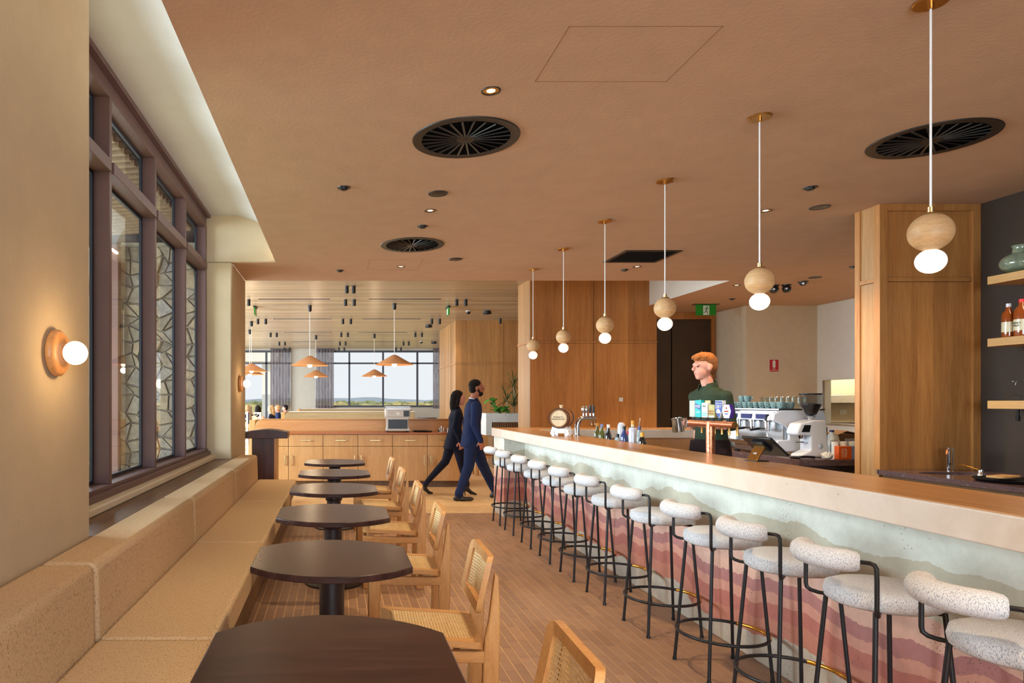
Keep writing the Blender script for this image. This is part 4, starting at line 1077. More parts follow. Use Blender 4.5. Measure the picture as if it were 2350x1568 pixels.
# ------------------------------------------------------------------ on the bar: barrel, fonts, bottles
br = thing('display_barrel', 'small oak display barrel with dark hoops lying on a white stand', 'barrel', (2.205, 6.62, 1.083), rotz=math.radians(-32))
def hor(mb): return mb.xf(Matrix.Translation((0, 0, .175)) @ Matrix.Rotation(-PI/2, 4, 'X'))   # lathe z -> +y
hor(MB().lathe([(.001, -.115), (.078, -.115), (.078, -.125), (.088, -.125), (.098, -.06), (.101, 0), (.098, .06), (.088, .125), (.001, .12)], 36)).build('body', 'barrel_wood', br, smooth=True)
hor(MB().lathe([(.001, -.1165), (.077, -.1165), (.077, -.112)], 32)).build('head', 'barrel_head', br)
for z, r in ((-.122, .0895), (-.075, .0965), (.075, .0965), (.122, .0895)):
    hor(MB().ring([(r-.002, z-.009), (r+.0025, z-.009), (r+.0025, z+.009), (r-.002, z+.009)], 36)).build('hoop', 'black_metal', br, smooth=True)
MB().lathe([(.014, .272), (.014, .29), (.02, .292), (.02, .302), (.001, .305)], 16).build('bung', 'barrel_head', br, smooth=True)
for i, (s, z) in enumerate((('MONARTO', .186), ('SAFARI RESORT', .166))): text('lettering', s, .021, (0, -.1172, z), (PI/2, 0, 0), 'black_print', br, sx=.9)
bst = thing('barrel_stand', 'white painted timber cradle under the display barrel', 'stand', (2.205, 6.62, 1.083), rotz=math.radians(-32))
arcp = [(-.09, .025), (-.068, .095)]+[(-.06+.12*k/8, .091-.016*math.sin(PI*k/8)) for k in range(9)]+[(.068, .095), (.09, .025), (.07, 0), (.05, 0), (.045, .03), (-.045, .03), (-.05, 0), (-.07, 0)]
for y in (-.075, .065): MB().prism(arcp, y, y+.014, 'y').build('cradle', 'white_plastic', bst)
MB().box(-.06, -.045, -.075, .075, .03, .05).box(.045, .06, -.075, .075, .03, .05).build('rail', 'white_plastic', bst)
tf = thing('chrome_tap_font', 'curved chrome beer font with four handles next to the barrel', 'beer tap', (2.375, 6.66, 1.083))
MB().tube([(0, 0, 0), (0, 0, .10), (.008, 0, .135), (.03, 0, .165), (.065, 0, .178), (.18, 0, .18)], [.024, .023, .023, .022, .02, .018], 18).lathe([(.036, 0), (.036, .008), (.026, .012)], 24).build('column', 'chrome', tf, smooth=True)
for k, x in enumerate((.06, .09, .128, .16)):
    MB().cyl((x, 0, .19), (x, -.0, .225), .008, n=10).build('valve', 'chrome', tf)
    if k < 2: MB().lathe([(.001, 0), (.012, .0), (.019, .03), (.015, .062), (.006, .075), (.001, .076)], 14, (x, 0, .222)).build('handle', 'chrome', tf, smooth=True)
    else: MB().lathe([(.001, 0), (.010, .0), (.012, .05), (.010, .08), (.001, .084)], 14, (x, 0, .222)).build('handle', 'black_plastic', tf, smooth=True)
    if k > 1: MB().tube([(x, .0, .17), (x+.004, -.01, .14), (x+.01, -.015, .11)], .006, 8).build('spout', 'chrome', tf, smooth=True)

PROF = {'wine': [(.001, 0), (.036, 0), (.037, .01), (.037, .16), (.03, .20), (.016, .235), (.0135, .29), (.001, .29)],
        'spirit': [(.001, 0), (.036, 0), (.038, .01), (.038, .15), (.034, .175), (.016, .20), (.014, .24), (.001, .24)],
        'short': [(.001, 0), (.034, 0), (.036, .008), (.036, .11), (.028, .135), (.016, .15), (.016, .17), (.001, .17)],
        'can': [(.001, 0), (.034, 0), (.036, .008), (.036, .19), (.03, .205), (.02, .21), (.001, .21)]}
def bottle(x, y, z0, kind, h, glass, cap, lab, label_mat='paper_white', pour=False, name='bottle', r=1, group='bottles behind the bar'):
    t = thing(name, lab, 'bottle', (x, y, z0), rotz=random.uniform(0, 1), group=group)
    P = PROF[kind]; k = h/P[-1][1]; k2 = r
    MB().lathe([(a*k2, b*k) for a, b in P], 22).build('glass', glass, t, smooth=True, ang=50)
    a, b = P[-2]
    MB().lathe([(a*k2+.0012, (b*k)-.045), (a*k2+.0012, b*k+.003), (.001, b*k+.003)], 16).build('cap', cap, t, smooth=True)
    rl = max(p[0] for p in P)*k2+.0006
    if label_mat: MB().lathe([(rl, h*.16), (rl, h*.46)], 22, cap=False).build('label', label_mat, t, smooth=True)
    if pour: MB().tube([(0, 0, h), (0, 0, h+.03), (.012, 0, h+.075)], .004, 6).build('pourer', 'chrome', t)
    return t
bl = [(1371, 2.62, 'wine', .30, 'bottle_green', 'gold_cap', 'olive wine bottle with gold foil behind the bar top', None, 0),
      (1381, 2.56, 'wine', .30, 'bottle_green', 'blue_card', 'olive wine bottle with blue grey foil behind the bar top', None, 0),
      (1396, 2.56, 'wine', .30, 'bottle_black', 'paper_white', 'black wine bottle with a white foil neck', 'blue_card', 0),
      (1417.5, 2.54, 'short', .225, 'bottle_clear', 'black_plastic', 'short clear jar bottle with black cap', 'grey_badge', 0),
      (1426, 2.66, 'can', .32, 'bottle_silver', 'paper_white', 'pale pink tall bottle behind the black capped one', 'label_cream', 0),
      (1432.5, 2.54, 'spirit', .30, 'bottle_blue', 'black_plastic', 'dark blue bottle with a wide black cap', 'bottle_black', 0),
      (1441.5, 2.63, 'short', .25, 'bottle_clear', 'red_cap', 'clear bottle with a red cap', 'paper_white', 0),
      (1452, 2.53, 'can', .30, 'bottle_silver', 'black_plastic', 'silver flask bottle with a red band and black cap', 'red_cap', 0),
      (1452, 2.74, 'spirit', .34, 'label_cream', 'gold_cap', 'cream bottle with an orange gold cap', 'label_cream', 0),
      (1467, 2.64, 'spirit', .30, 'bottle_clear', 'bottle_blue', 'clear spirit bottle with blue collar and steel pourer', 'bottle_red', 1),
      (1474, 2.53, 'short', .26, 'bottle_black', 'gold_cap', 'dark squat bottle with a gold neck band', 'bottle_black', 0)]
for px, x, kd, h, gl, cp, lab, lm_, pr in bl: bottle(x, Yat(px, x), .901, kd, h, gl, cp, lab, lm_, pr, r=.92)
# tumblers and rack
for k in range(7):
    x, y = 2.50+.03*(k % 2), 5.42-.105*k
    t = thing('tumbler', 'clear glass tumbler in the row behind the bar, '+ORD[k]+' from the dark bottles', 'glass', (x, y, .901), group='tumblers behind the bar')
    MB().lathe([(.001, 0), (.03, 0), (.038, .155), (.036, .155), (.0285, .006), (.001, .006)], 20).build('bowl', 'thin_glass', t, smooth=True)
    MB().tube([(.037*math.cos(2*PI*i/20), .037*math.sin(2*PI*i/20), .155) for i in range(20)], .0016, 6, closed=True).build('rim', 'chrome', t, smooth=True)
for k in range(5):
    t = thing('shot_glass', 'small clear shot glass beside the chrome font, '+ORD[k]+' of the row', 'glass', (2.47, 6.45-.09*k, .901), group='shot glasses behind the bar')
    MB().lathe([(.001, 0), (.02, 0), (.026, .16), (.024, .16), (.019, .008), (.001, .008)], 16).build('bowl', 'thin_glass', t, smooth=True)
    MB().tube([(.025*math.cos(2*PI*i/16), .025*math.sin(2*PI*i/16), .16) for i in range(16)], .0014, 6, closed=True).build('rim', 'copper', t, smooth=True)

# copper T tap with six badges
ct = thing('copper_tap', 'hammered copper T shaped beer font with six branded badges', 'beer tap', (2.52, 4.55, .90))
MB().lathe([(.045, 0), (.045, .01), (.027, .014), (.027, .385)], 24).build('column', 'copper', ct, smooth=True)
MB().cyl((0, -.275, .372), (0, .26, .372), .021, n=24).build('crossbar', 'copper', ct, smooth=True)
MB().cyl((0, -.279, .372), (0, -.275, .372), .018, n=20).cyl((0, -.281, .372), (0, -.279, .372), .004, n=10).build('end_cap', 'brass', ct)
hexp = [(0, -.055), (.036, -.012), (.036, .022), (0, .062), (-.036, .022), (-.036, -.012)]
B = [(.215, .036, .115, 'grey_badge', 'grey_badge'), (.137, .038, .118, 'teal_badge', 'teal_badge'), (.055, .036, .10, 'paper_white', 'paper_white'), (-.03, .036, .088, 'khaki_badge', 'khaki_badge'), (-.115, .042, .115, 'blue_badge', 'paper_white'), (-.205, .05, .09, 'paper_white', 'purple_badge')]
for k, (y, hw, h, fm, sm) in enumerate(B):
    z0 = .412
    MB().cyl((0, y, .385), (0, y, z0), .011, n=12).build('stem', 'black_plastic', ct)
    if k == 5: poly = [(y-hw*.62, z0), (y+hw*.62, z0), (y+hw, z0+h*.5), (y+hw*.62, z0+h), (y-hw*.62, z0+h), (y-hw, z0+h*.5)]
    elif k == 4: poly = [(y, z0-.008), (y+hw, z0+.05), (y+hw, z0+h), (y-hw, z0+h), (y-hw, z0+.05)]
    else: poly = [(y-hw, z0), (y+hw, z0), (y+hw, z0+h), (y-hw, z0+h)]
    bd = MB().prism(poly, -.010, .014, 'x').build('badge', sm, ct, bevel=.0015)
    cyy = y; inner = [(y+(a-y)*.94, z0+h/2+(b-z0-h/2)*.95) for a, b in poly]
    MB().prism(inner, -.0115, -.010, 'x').build('badge_face', fm, bd)
    RX = (PI/2, 0, -PI/2)
    if k == 1:
        MB().prism([(y-hw*.94, z0+.05), (y+hw*.94, z0+.066), (y+hw*.94, z0+.098), (y-hw*.94, z0+.082)], -.0118, -.0115, 'x').build('stripe', 'blue_badge', bd)
        text('lettering', 'PURE', .026, (-.0122, y, z0+.074), RX, 'paper_white', bd); text('lettering', 'BLONDE', .013, (-.0122, y, z0+.035), RX, 'paper_white', bd)
    if k == 2:
        text('lettering', 'HAZE', .018, (-.0122, y, z0+.076), RX, 'black_print', bd); MB().box(-.0119, -.0115, y-hw*.85, y+hw*.85, z0+.008, z0+.034).build('stripe', 'mint_badge', bd)
    if k == 3:
        text('lettering', 'GREAT', .021, (-.0122, y, z0+.042), RX, 'rust_print', bd); text('lettering', 'NORTHERN', .0125, (-.0122, y, z0+.026), RX, 'rust_print', bd); MB().box(-.0119, -.0115, y-hw*.9, y+hw*.9, z0+.002, z0+.012).build('stripe', 'bottle_black', bd)
    if k == 4:
        text('lettering', 'CARLTON', .015, (-.0122, y, z0+.095), RX, 'paper_white', bd); text('lettering', 'DRY', .031, (-.0122, y, z0+.073), RX, 'paper_white', bd)
        MB().prism([(y-.026, z0+.03), (y+.026, z0+.034), (y+.022, z0+.052), (y+.004, z0+.062), (y-.02, z0+.05)], -.0119, -.0115, 'x').build('emblem', 'paper_white', bd)
    if k == 5:
        MB().prism([(y+.008*math.cos(a*PI/6), z0+.066+.008*math.sin(a*PI/6)) for a in range(12)], -.0119, -.0115, 'x').build('emblem', 'rust_print', bd)
        MB().box(-.0119, -.0115, y-.024, y+.024, z0+.04, z0+.049).build('stripe', 'rust_print', bd); MB().box(-.0119, -.0115, y-.017, y+.017, z0+.025, z0+.032).build('stripe', 'blue_badge', bd)
    MB().tube([(.02, y, .372), (.05, y, .372), (.058, y, .362), (.06, y, .30)], .0075, 8).build('spout', 'brass', ct, smooth=True)

# point of sale terminal
ps = thing('sales_terminal', 'black tilted sales terminal on a bronze bracket at the inner bar edge', 'terminal', (2.345, 3.82, 1.083), rotz=.2, scale=.8)
R_ = Matrix.Rotation(math.radians(40), 3, 'Y')
MB().obox((.115, .0, .105), (.20, .26, .018), R_).build('screen_housing', 'black_plastic', ps, bevel=.006)
MB().obox((.1215, 0, .1125), (.18, .24, .002), R_).build('screen', 'screen_glow', ps)
MB().obox((.085, 0, .105), (.10, .10, .022), R_).build('rear_box', 'black_plastic', ps, bevel=.005)
MB().prism([(.0, .0), (.012, .0), (.082, .10), (.070, .108)], -.045, .045, 'y').build('bracket', 'brass', ps, bevel=.002)
MB().box(-.005, .10, -.05, .05, 0, .006).build('base', 'black_metal', ps)
text('lettering', 'H&L', .018, (.034, 0, .055), (math.radians(57), 0, -PI/2), 'paper_white', ps)
pc = thing('succulent_pot', 'small grey pot beside the espresso machine foot', 'pot', (4.50, 7.95, .86))
MB().lathe([(.001, 0), (.03, 0), (.04, .07), (.036, .07), (.028, .01), (.001, .01)], 20).build('pot', 'grey_paint', pc, smooth=True)
MB().ball((0, 0, .08), (.03, .03, .03), 10, 8).build('plant', 'leaf_dark', pc)

# ------------------------------------------------------------------ espresso machine
em = thing('espresso_machine', 'white and chrome three group espresso machine on the granite bench', 'coffee machine', (4.62, 7.10, .86))
sid = [(.05, .03), (.50, .03), (.53, .10), (.53, .40), (.50, .47), (.06, .47), (-.02, .43), (-.03, .36), (.10, .30), (.14, .26), (.14, .16), (.02, .15), (.0, .10)]
for y in (0, .88):
    MB().prism(sid, y, y+.04, 'y').build('side_panel', 'white_enamel', em, bevel=.01)
MB().box(.10, .50, .04, .88, .06, .46).build('body', 'steel', em)
MB().prism([(-.02, .36), (.1, .36), (.1, .45), (.0, .45)], .04, .88, 'y').build('front_panel', 'white_enamel', em, bevel=.004)
for k in range(3):
    MB().box(-.028, -.01, .12+.27*k, .30+.27*k, .375, .425).build('keypad', 'navy_label', em)
MB().box(.03, .52, .0, .92, .47, .485).build('cup_tray', 'steel', em)
MB().box(-.06, .12, .05, .87, .10, .13).build('drip_tray', 'chrome', em, bevel=.004)
MB().prism([(-.04, .02), (.1, .02), (.1, .10), (-.06, .10)], .06, .86, 'y').build('lower_panel', 'chrome', em, bevel=.004)
MB().box(.101, .105, .05, .87, .13, .30).build('splash_panel', 'chrome', em)
for k in range(3):
    y = .2+.26*k
    MB().lathe([(.035, .28), (.035, .34), (.045, .345), (.045, .36)], 20, (.04, y, 0)).build('group_head', 'chrome', em, smooth=True)
    h = MB().lathe([(.02, .245), (.034, .25), (.034, .285)], 18, (.04, y, 0)).tube([(.01, y, .27), (-.04, y, .27)], .008, 8).build('portafilter', 'chrome', em, smooth=True)
    MB().tube([(-.04, y, .27), (-.06, y, .268), (-.15, y-.01, .255)], [.010, .014, .012], 10).build('grip', 'black_plastic', h, smooth=True)
for y in (.07, .83):
    MB().tube([(-.02, y, .36), (-.05, y, .34), (-.05, y, .2), (-.03, y-.02, .15)], .006, 8).build('steam_wand', 'chrome', em, smooth=True)
    MB().tube([(-.03, y, .42), (-.06, y, .40), (-.065, y, .355)], [.008, .012, .012], 8).build('steam_lever', 'black_plastic', em, smooth=True)
for y in (.14, .78):
    for x in (.06, .46): MB().cyl((x, y, 0), (x, y, .03), .03, n=14).build('foot', 'black_plastic', em)
# cups and glasses on its tray
def make_cup():
    t = thing('coffee_cup', '', 'cup', group='cups on the espresso machine')
    MB().lathe([(.001, 0), (.022, 0), (.034, .015), (.041, .07), (.038, .07), (.031, .017), (.001, .006)], 20).build('bowl', 'cup_glaze', t, smooth=True)
    MB().tube([(-.037, 0, .055), (-.056, 0, .056), (-.062, 0, .042), (-.055, 0, .026), (-.035, 0, .024)], .0045, 8).build('handle', 'cup_glaze', t, smooth=True)
    return t
cu0 = make_cup()
for k in range(9):
    y = 7.15+.10*k; lab = 'grey blue stoneware cup, '+ORD[k]+' in the front row from the grinder'
    if k == 0: cu0.location = (4.70, y, 1.346); cu0['label'] = lab
    else: copy_tree(cu0, (4.70, y, 1.346), random.uniform(-.4, .9), lab)
for k in range(6):
    copy_tree(cu0, (4.82, 7.17+.10*k, 1.346), random.uniform(-.5, .8), 'grey blue stoneware cup, '+ORD[k]+' in the rear row from the grinder')
for k in range(2):
    copy_tree(cu0, (4.75, 7.80+.105*k, 1.417), random.uniform(2, 3), 'grey blue stoneware cup stacked upon the others, '+ORD[k]+' from the grinder')
for k in range(8):
    t = thing('latte_glass', 'clear latte glass at the back of the machine tray, '+ORD[k]+' from the grinder', 'glass', (4.95, 7.17+.095*k, 1.346), group='glasses on the espresso machine')
    MB().lathe([(.001, 0), (.026, 0), (.038, .125), (.036, .125), (.025, .006), (.001, .006)], 18).build('bowl', 'thin_glass', t, smooth=True)
    MB().tube([(.037*math.cos(2*PI*i/18), .037*math.sin(2*PI*i/18), .125) for i in range(18)], .0018, 6, closed=True).build('rim', 'chrome', t, smooth=True)

# grinder
gd = thing('coffee_grinder', 'white coffee grinder with bean hopper beside the espresso machine', 'grinder', (4.80, 6.83, .861))
bodyp = [(-.06, .0), (.11, 0), (.11, .06), (.085, .36), (.02, .375), (-.19, .34), (-.20, .31), (-.17, .24), (-.05, .24), (-.055, .12), (-.12, .06), (-.12, 0)]
MB().prism([(-.16, 0), (.115, 0), (.12, .05), (.095, .375), (-.03, .375), (-.165, .34), (-.20, .26), (-.195, .22), (-.06, .22), (-.06, .07), (-.15, .03)], -.085, .085, 'y').build('body', 'white_enamel', gd, bevel=.022, seg=3)
MB().prism([(-.187, .245), (-.15, .325), (-.156, .329), (-.193, .249)], -.05, .05, 'y').build('touch_screen', 'black_plastic', gd)
MB().prism([(-.155, .255), (-.075, .255), (-.06, .325), (-.125, .325)], -.0875, -.084, 'y').build('side_screen', 'black_plastic', gd)
MB().cyl((.03, -.084, .12), (.03, -.091, .12), .026, n=24).build('badge', 'chrome', gd, smooth=True)
MB().lathe([(.025, .375), (.03, .40), (.04, .41), (.055, .415)], 24).build('neck', 'chrome', gd, smooth=True)
MB().lathe([(.03, .41), (.05, .43), (.095, .52), (.1, .63), (.098, .63), (.092, .52), (.048, .433), (.028, .412)], 32, cap=False).build('hopper', 'hopper_glass', gd, smooth=True)
MB().lathe([(.001, .414), (.046, .434), (.088, .52), (.086, .535), (.001, .545)], 28).build('beans', 'coffee_beans', gd, smooth=True)
MB().lathe([(.102, .628), (.104, .632), (.104, .642), (.001, .645)], 32).build('lid', 'black_plastic', gd, smooth=True)
MB().tube([(-.10, 0, .22), (-.10, 0, .185)], [.03, .022], 16).build('chute', 'chrome', gd, smooth=True)
MB().tube([(-.06, .03, .15), (-.14, .03, .15), (-.15, 0, .15), (-.14, -.03, .15), (-.06, -.03, .15)], .006, 8).build('fork', 'chrome', gd, smooth=True)
MB().box(.09, .125, -.06, .06, .08, .3).build('rear_panel', 'black_plastic', gd, bevel=.005)
# milk, boxes, cloth, scraper on that bench
mk = thing('milk_bottle', 'white plastic milk bottle with blue cap and navy label', 'bottle', (5.12, 6.98, .861))
MB().prism(rrect(.11, .10, .02, 3), 0, .17).build('body', 'milk_plastic', mk, bevel=.012)
MB().lathe([(.055, .16), (.045, .20), (.018, .235), (.018, .25)], 24).build('shoulder', 'milk_plastic', mk, smooth=True)
MB().tube([(.02, 0, .225), (.05, 0, .215), (.062, 0, .18), (.056, 0, .13)], .012, 10).build('handle', 'milk_plastic', mk, smooth=True)
MB().lathe([(.021, .245), (.021, .265), (.001, .266)], 20).build('cap', 'navy_label', mk, smooth=True)
MB().box(-.05, .05, -.0515, -.05, .03, .13).build('label', 'navy_label', mk); text('lettering', 'MILK', .024, (0, -.0522, .06), (PI/2, 0, 0), 'paper_white', mk); MB().box(-.03, .03, -.052, -.0515, .085, .115).build('emblem', 'paper_white', mk)
bx = thing('cling_wrap_box', 'orange and blue cling wrap box with white rolls showing', 'box', (4.99, 6.60, .861))
MB().box(-.125, .0, -.06, .0, 0, .125).build('orange_half', 'orange_card', bx, bevel=.002)
MB().box(.0, .13, -.06, .0, 0, .125).build('blue_half', 'blue_card', bx, bevel=.002)
text('lettering', 'CLING', .03, (-.085, -.0605, .062), (PI/2, -PI/2, 0), 'paper_white', bx); text('lettering', 'WRAP', .03, (-.055, -.0605, .062), (PI/2, -PI/2, 0), 'paper_white', bx)
for k in range(3): MB().lathe([(.001, 0), (.033, 0), (.033, .165), (.012, .167), (.012, .12)], 22, (-.085+.085*k, .04, 0)).build('roll', 'paper_white', bx, smooth=True)
cbx = thing('cardboard_box', 'open brown cardboard box with a white label at the back of the bench', 'box', (5.68, 7.6, .861), rotz=.1)
MB().box(-.13, .13, -.1, .1, 0, .20).build('body', 'brown_card', cbx)
MB().obox((-.08, -.02, .215), (.12, .2, .004), Matrix.Rotation(-.35, 3, 'Y')).obox((.07, .0, .212), (.13, .2, .004), Matrix.Rotation(.22, 3, 'Y')).build('flap', 'brown_card', cbx)
MB().box(-.05, .07, -.1015, -.1, .06, .15).build('label', 'paper_white', cbx)
cl = MB(); cl.ball((0, 0, .03), (.055, .04, .03), 14, 9); cl.v = [(x*(1+.35*math.sin(x*190+z*90)), y*(1+.3*math.cos(y*170+x*80)), max(0, z*(1+.35*math.sin(x*130+y*150)))) for x, y, z in cl.v]
cl.build('crumpled_cloth', 'paper_white', loc=(4.775, 6.57, .861), label='crumpled white paper cloth on the granite bench edge', cat='cloth')
sr = thing('coffee_scraper', 'black plastic brush lying on the granite bench before the grinder', 'brush', (4.50, 6.62, .861), rotz=.1)
MB().lathe([(.001, 0), (.045, 0), (.05, .012), (.03, .024), (.001, .026)], 20).build('head', 'black_plastic', sr, smooth=True); MB().tube([(.04, 0, .014), (.12, 0, .018), (.2, 0, .012)], [.014, .011, .013], 10).build('handle', 'black_plastic', sr, smooth=True)
mw = thing('muslin_cloth', 'white bar cloth draped over the drip tray end', 'cloth', (4.54, 7.72, .99))
m = MB(); m.box(-.01, .03, -.06, .06, 0, .10).build('fold', 'paper_white', mw, bevel=.008)

# ------------------------------------------------------------------ sink bench items
fc = thing('sensor_faucet', 'slim chrome sensor faucet at the oval sink', 'faucet', (4.93, 5.44, .86))
MB().cyl((0, 0, 0), (0, 0, .19), .013, n=18).build('column', 'chrome', fc, smooth=True)
MB().tube([(0, 0, .175), (-.02, -.012, .165), (-.032, -.02, .135)], [.009, .009, .008], 12).build('spout', 'copper', fc, smooth=True)
MB().cyl((.035, 0, 0), (.035, 0, .19), .005, n=10).build('rod', 'chrome', fc); MB().box(-.006, .006, -.0145, -.012, .05, .065).build('sensor', 'black_plastic', fc)
ff = thing('water_tap', 'small chrome filtered water tap with a bent spout', 'faucet', (4.80, 5.03, .86))
MB().lathe([(.022, 0), (.022, .02), (.016, .03), (.016, .055), (.001, .06)], 18).build('base', 'chrome', ff, smooth=True); MB().tube([(0, 0, .045), (-.05, .03, .07), (-.10, .05, .085), (-.115, .055, .075)], .004, 8).build('spout', 'gold_trim', ff, smooth=True)
MB().lathe([(.001, 0), (.19, 0), (.215, .02), (.21, .02), (.188, .005), (.001, .005)], 40).build('drinks_tray', 'black_plastic', smooth=True, loc=(4.71, 4.70, .862), label='large round black drinks tray on the sink bench', cat='tray')
MB().prism(rrect(.24, .11, .03), .0, .014).build('wooden_board', 'shelf_wood', loc=(4.70, 4.76, .885), rot=(0, 0, .4), bevel=.003, label='pale timber board resting on the round black tray', cat='board')

# ------------------------------------------------------------------ wall shelves
for k, (z, l) in enumerate(((2.326, 'top'), (1.845, 'middle'), (1.365, 'bottom'))):
    t = thing('wall_shelf', l+' thick pale timber shelf on the dark wall', 'shelf', (5.05, 5.24, z), group='bottle shelves')
    MB().box(0, .26, -3.5, 0, 0, .062).build('board', 'shelf_wood', t, bevel=.002)
    if k < 2: MB().box(.01, .03, -3.5, -.28, -.006, 0).build('led_strip', 'led_strip', t)
light('shelf_led', 'AREA', (5.10, 3.6, 2.31), 6, (1, .8, .5), (0, 0, 0), shape='RECTANGLE', size=.03, size_y=2.8)
vz = thing('vase', 'squat green glazed ceramic vase with a wide neck on the top shelf', 'vase', (5.17, 5.10, 2.389))
MB().lathe([(.001, 0), (.055, 0), (.08, .012), (.10, .03), (.116, .05), (.123, .07), (.122, .09), (.113, .112), (.096, .131), (.074, .146), (.057, .154), (.05, .165), (.048, .195), (.056, .212), (.05, .212), (.042, .19), (.04, .16), (.001, .15)], 40).build('body', 'vase_glaze', vz, smooth=True, ang=85)
w1 = bottle(5.12, 5.145, 1.908, 'spirit', .255, 'bottle_amber', 'bottle_silver', 'amber whisky bottle with cream label on the middle shelf', 'label_cream', group='whisky bottles', r=1.05)
w2_ = bottle(5.12, 5.045, 1.908, 'spirit', .275, 'bottle_amber', 'red_cap', 'amber whisky bottle with a red wax neck on the middle shelf', 'label_cream', group='whisky bottles', r=1.2)
w2_.rotation_euler = (0, 0, 0)
text('lettering', "Maker's", .022, (-.0472, -.004, .10), (PI/2, 0, -PI/2), 'black_print', w2_); text('lettering', 'Mark', .022, (-.0472, -.004, .08), (PI/2, 0, -PI/2), 'black_print', w2_)
bottle(5.12, 4.93, 1.908, 'spirit', .27, 'bottle_amber', 'black_plastic', 'amber whisky bottle with a black cap on the middle shelf', 'label_cream', group='whisky bottles', r=1.1)
for k, y in enumerate((5.09, 4.985, 4.88)):
    t = thing('coupe_glass', 'upturned clear coupe glass on the bottom shelf, '+ORD[k]+' from the timber column', 'glass', (5.12, y, 1.428), group='coupe glasses')
    MB().lathe([(.048, 0), (.05, 0), (.046, .03), (.012, .05), (.005, .06), (.005, .135), (.038, .142), (.038, .145), (.001, .146)], 24, cap=False).build('glass', 'thin_glass', t, smooth=True)
cb2 = thing('cloth_tie', 'black cloth strap hanging from the bottom shelf', 'strap', (5.06, 5.02, 1.365)); MB().box(0, .01, -.01, .01, -.09, 0).box(-.002, .012, -.012, .012, -.09, -.05).build('strap', 'black_plastic', cb2)

# ------------------------------------------------------------------ signs, switches
ex = thing('exit_sign', 'green running man exit sign hanging before the dark door', 'sign', (6.18, 11.3, ZC))
MB().box(-.21, .21, -.05, .05, -.008, 0).build('ceiling_plate', 'black_metal', ex)
MB().box(-.165, .165, -.012, .012, -.185, -.008).build('panel', 'exit_green', ex)
MB().box(-.05, .052, -.0135, -.012, -.18, -.025).build('doorway', 'white_plastic', ex)
m = MB()
def cap2(p, q, r): m.tube([(p[0], -.0142, p[1]), (q[0], -.0142, q[1])], r, 8)
m.prism([(.014+.011*math.cos(a*PI/6), -.045+.011*math.sin(a*PI/6)) for a in range(12)], -.0152, -.0136, 'y')
m.prism([(.002, -.062), (.016, -.06), (.008, -.105), (-.01, -.10)], -.0152, -.0136, 'y')
for p, q in (((.012, -.064), (.03, -.078)), ((.03, -.078), (.042, -.072)), ((.002, -.066), (-.018, -.07)), ((-.018, -.07), (-.026, -.085)), ((.004, -.1), (.016, -.13)), ((.016, -.13), (.026, -.17)), ((-.004, -.1), (-.012, -.135)), ((-.012, -.135), (-.045, -.14))):
    d = Vector((q[0]-p[0], q[1]-p[1])).normalized(); nx_, nz_ = -d.y*.0055, d.x*.0055
    m.prism([(p[0]+nx_, p[1]+nz_), (p[0]-nx_, p[1]-nz_), (q[0]-nx_, q[1]-nz_), (q[0]+nx_, q[1]+nz_)], -.0152, -.0136, 'y')
m.build('running_figure', 'exit_green', ex)
fs = thing('extinguisher_sign', 'red and white fire extinguisher sign on the cream wall', 'sign', (7.42, 11.455, 2.03))
MB().box(-.082, .082, -.003, .003, -.108, .108).build('plate', 'paper_white', fs)
MB().box(-.077, .077, -.004, -.003, -.103, .103).build('red_field', 'sign_red', fs)
MB().prism(rrect(.05, .12, .018), -.0048, -.004, 'y').xf(Matrix.Translation((0, 0, .025))).box(-.008, .008, -.0048, -.004, .085, .097).build('extinguisher', 'paper_white', fs)
text('lettering', 'FIRE', .026, (0, -.0045, -.055), (PI/2, 0, 0), 'paper_white', fs); text('lettering', 'EXTINGUISHER', .021, (0, -.0045, -.08), (PI/2, 0, 0), 'paper_white', fs, sx=.95)
sw = thing('wall_switch', 'small white switch plate on the orange timber panel', 'switch', (4.815, 11.43, 1.455)); MB().box(-.034, .034, -.006, 0, -.034, .034).build('plate', 'white_plastic', sw, bevel=.002); MB().box(-.01, .01, -.009, -.006, -.014, .014).build('rocker', 'white_plastic', sw)
pw = thing('power_outlet', 'white double power outlet inside the servery', 'outlet', (8.92, 11.895, 1.236), rotz=PI/2); MB().box(-.006, 0, -.06, .06, -.04, .04).build('plate', 'white_plastic', pw)
for s in (-.03, .03): MB().box(-.009, -.006, s-.008, s+.008, .01, .025).build('rocker', 'white_plastic', pw)
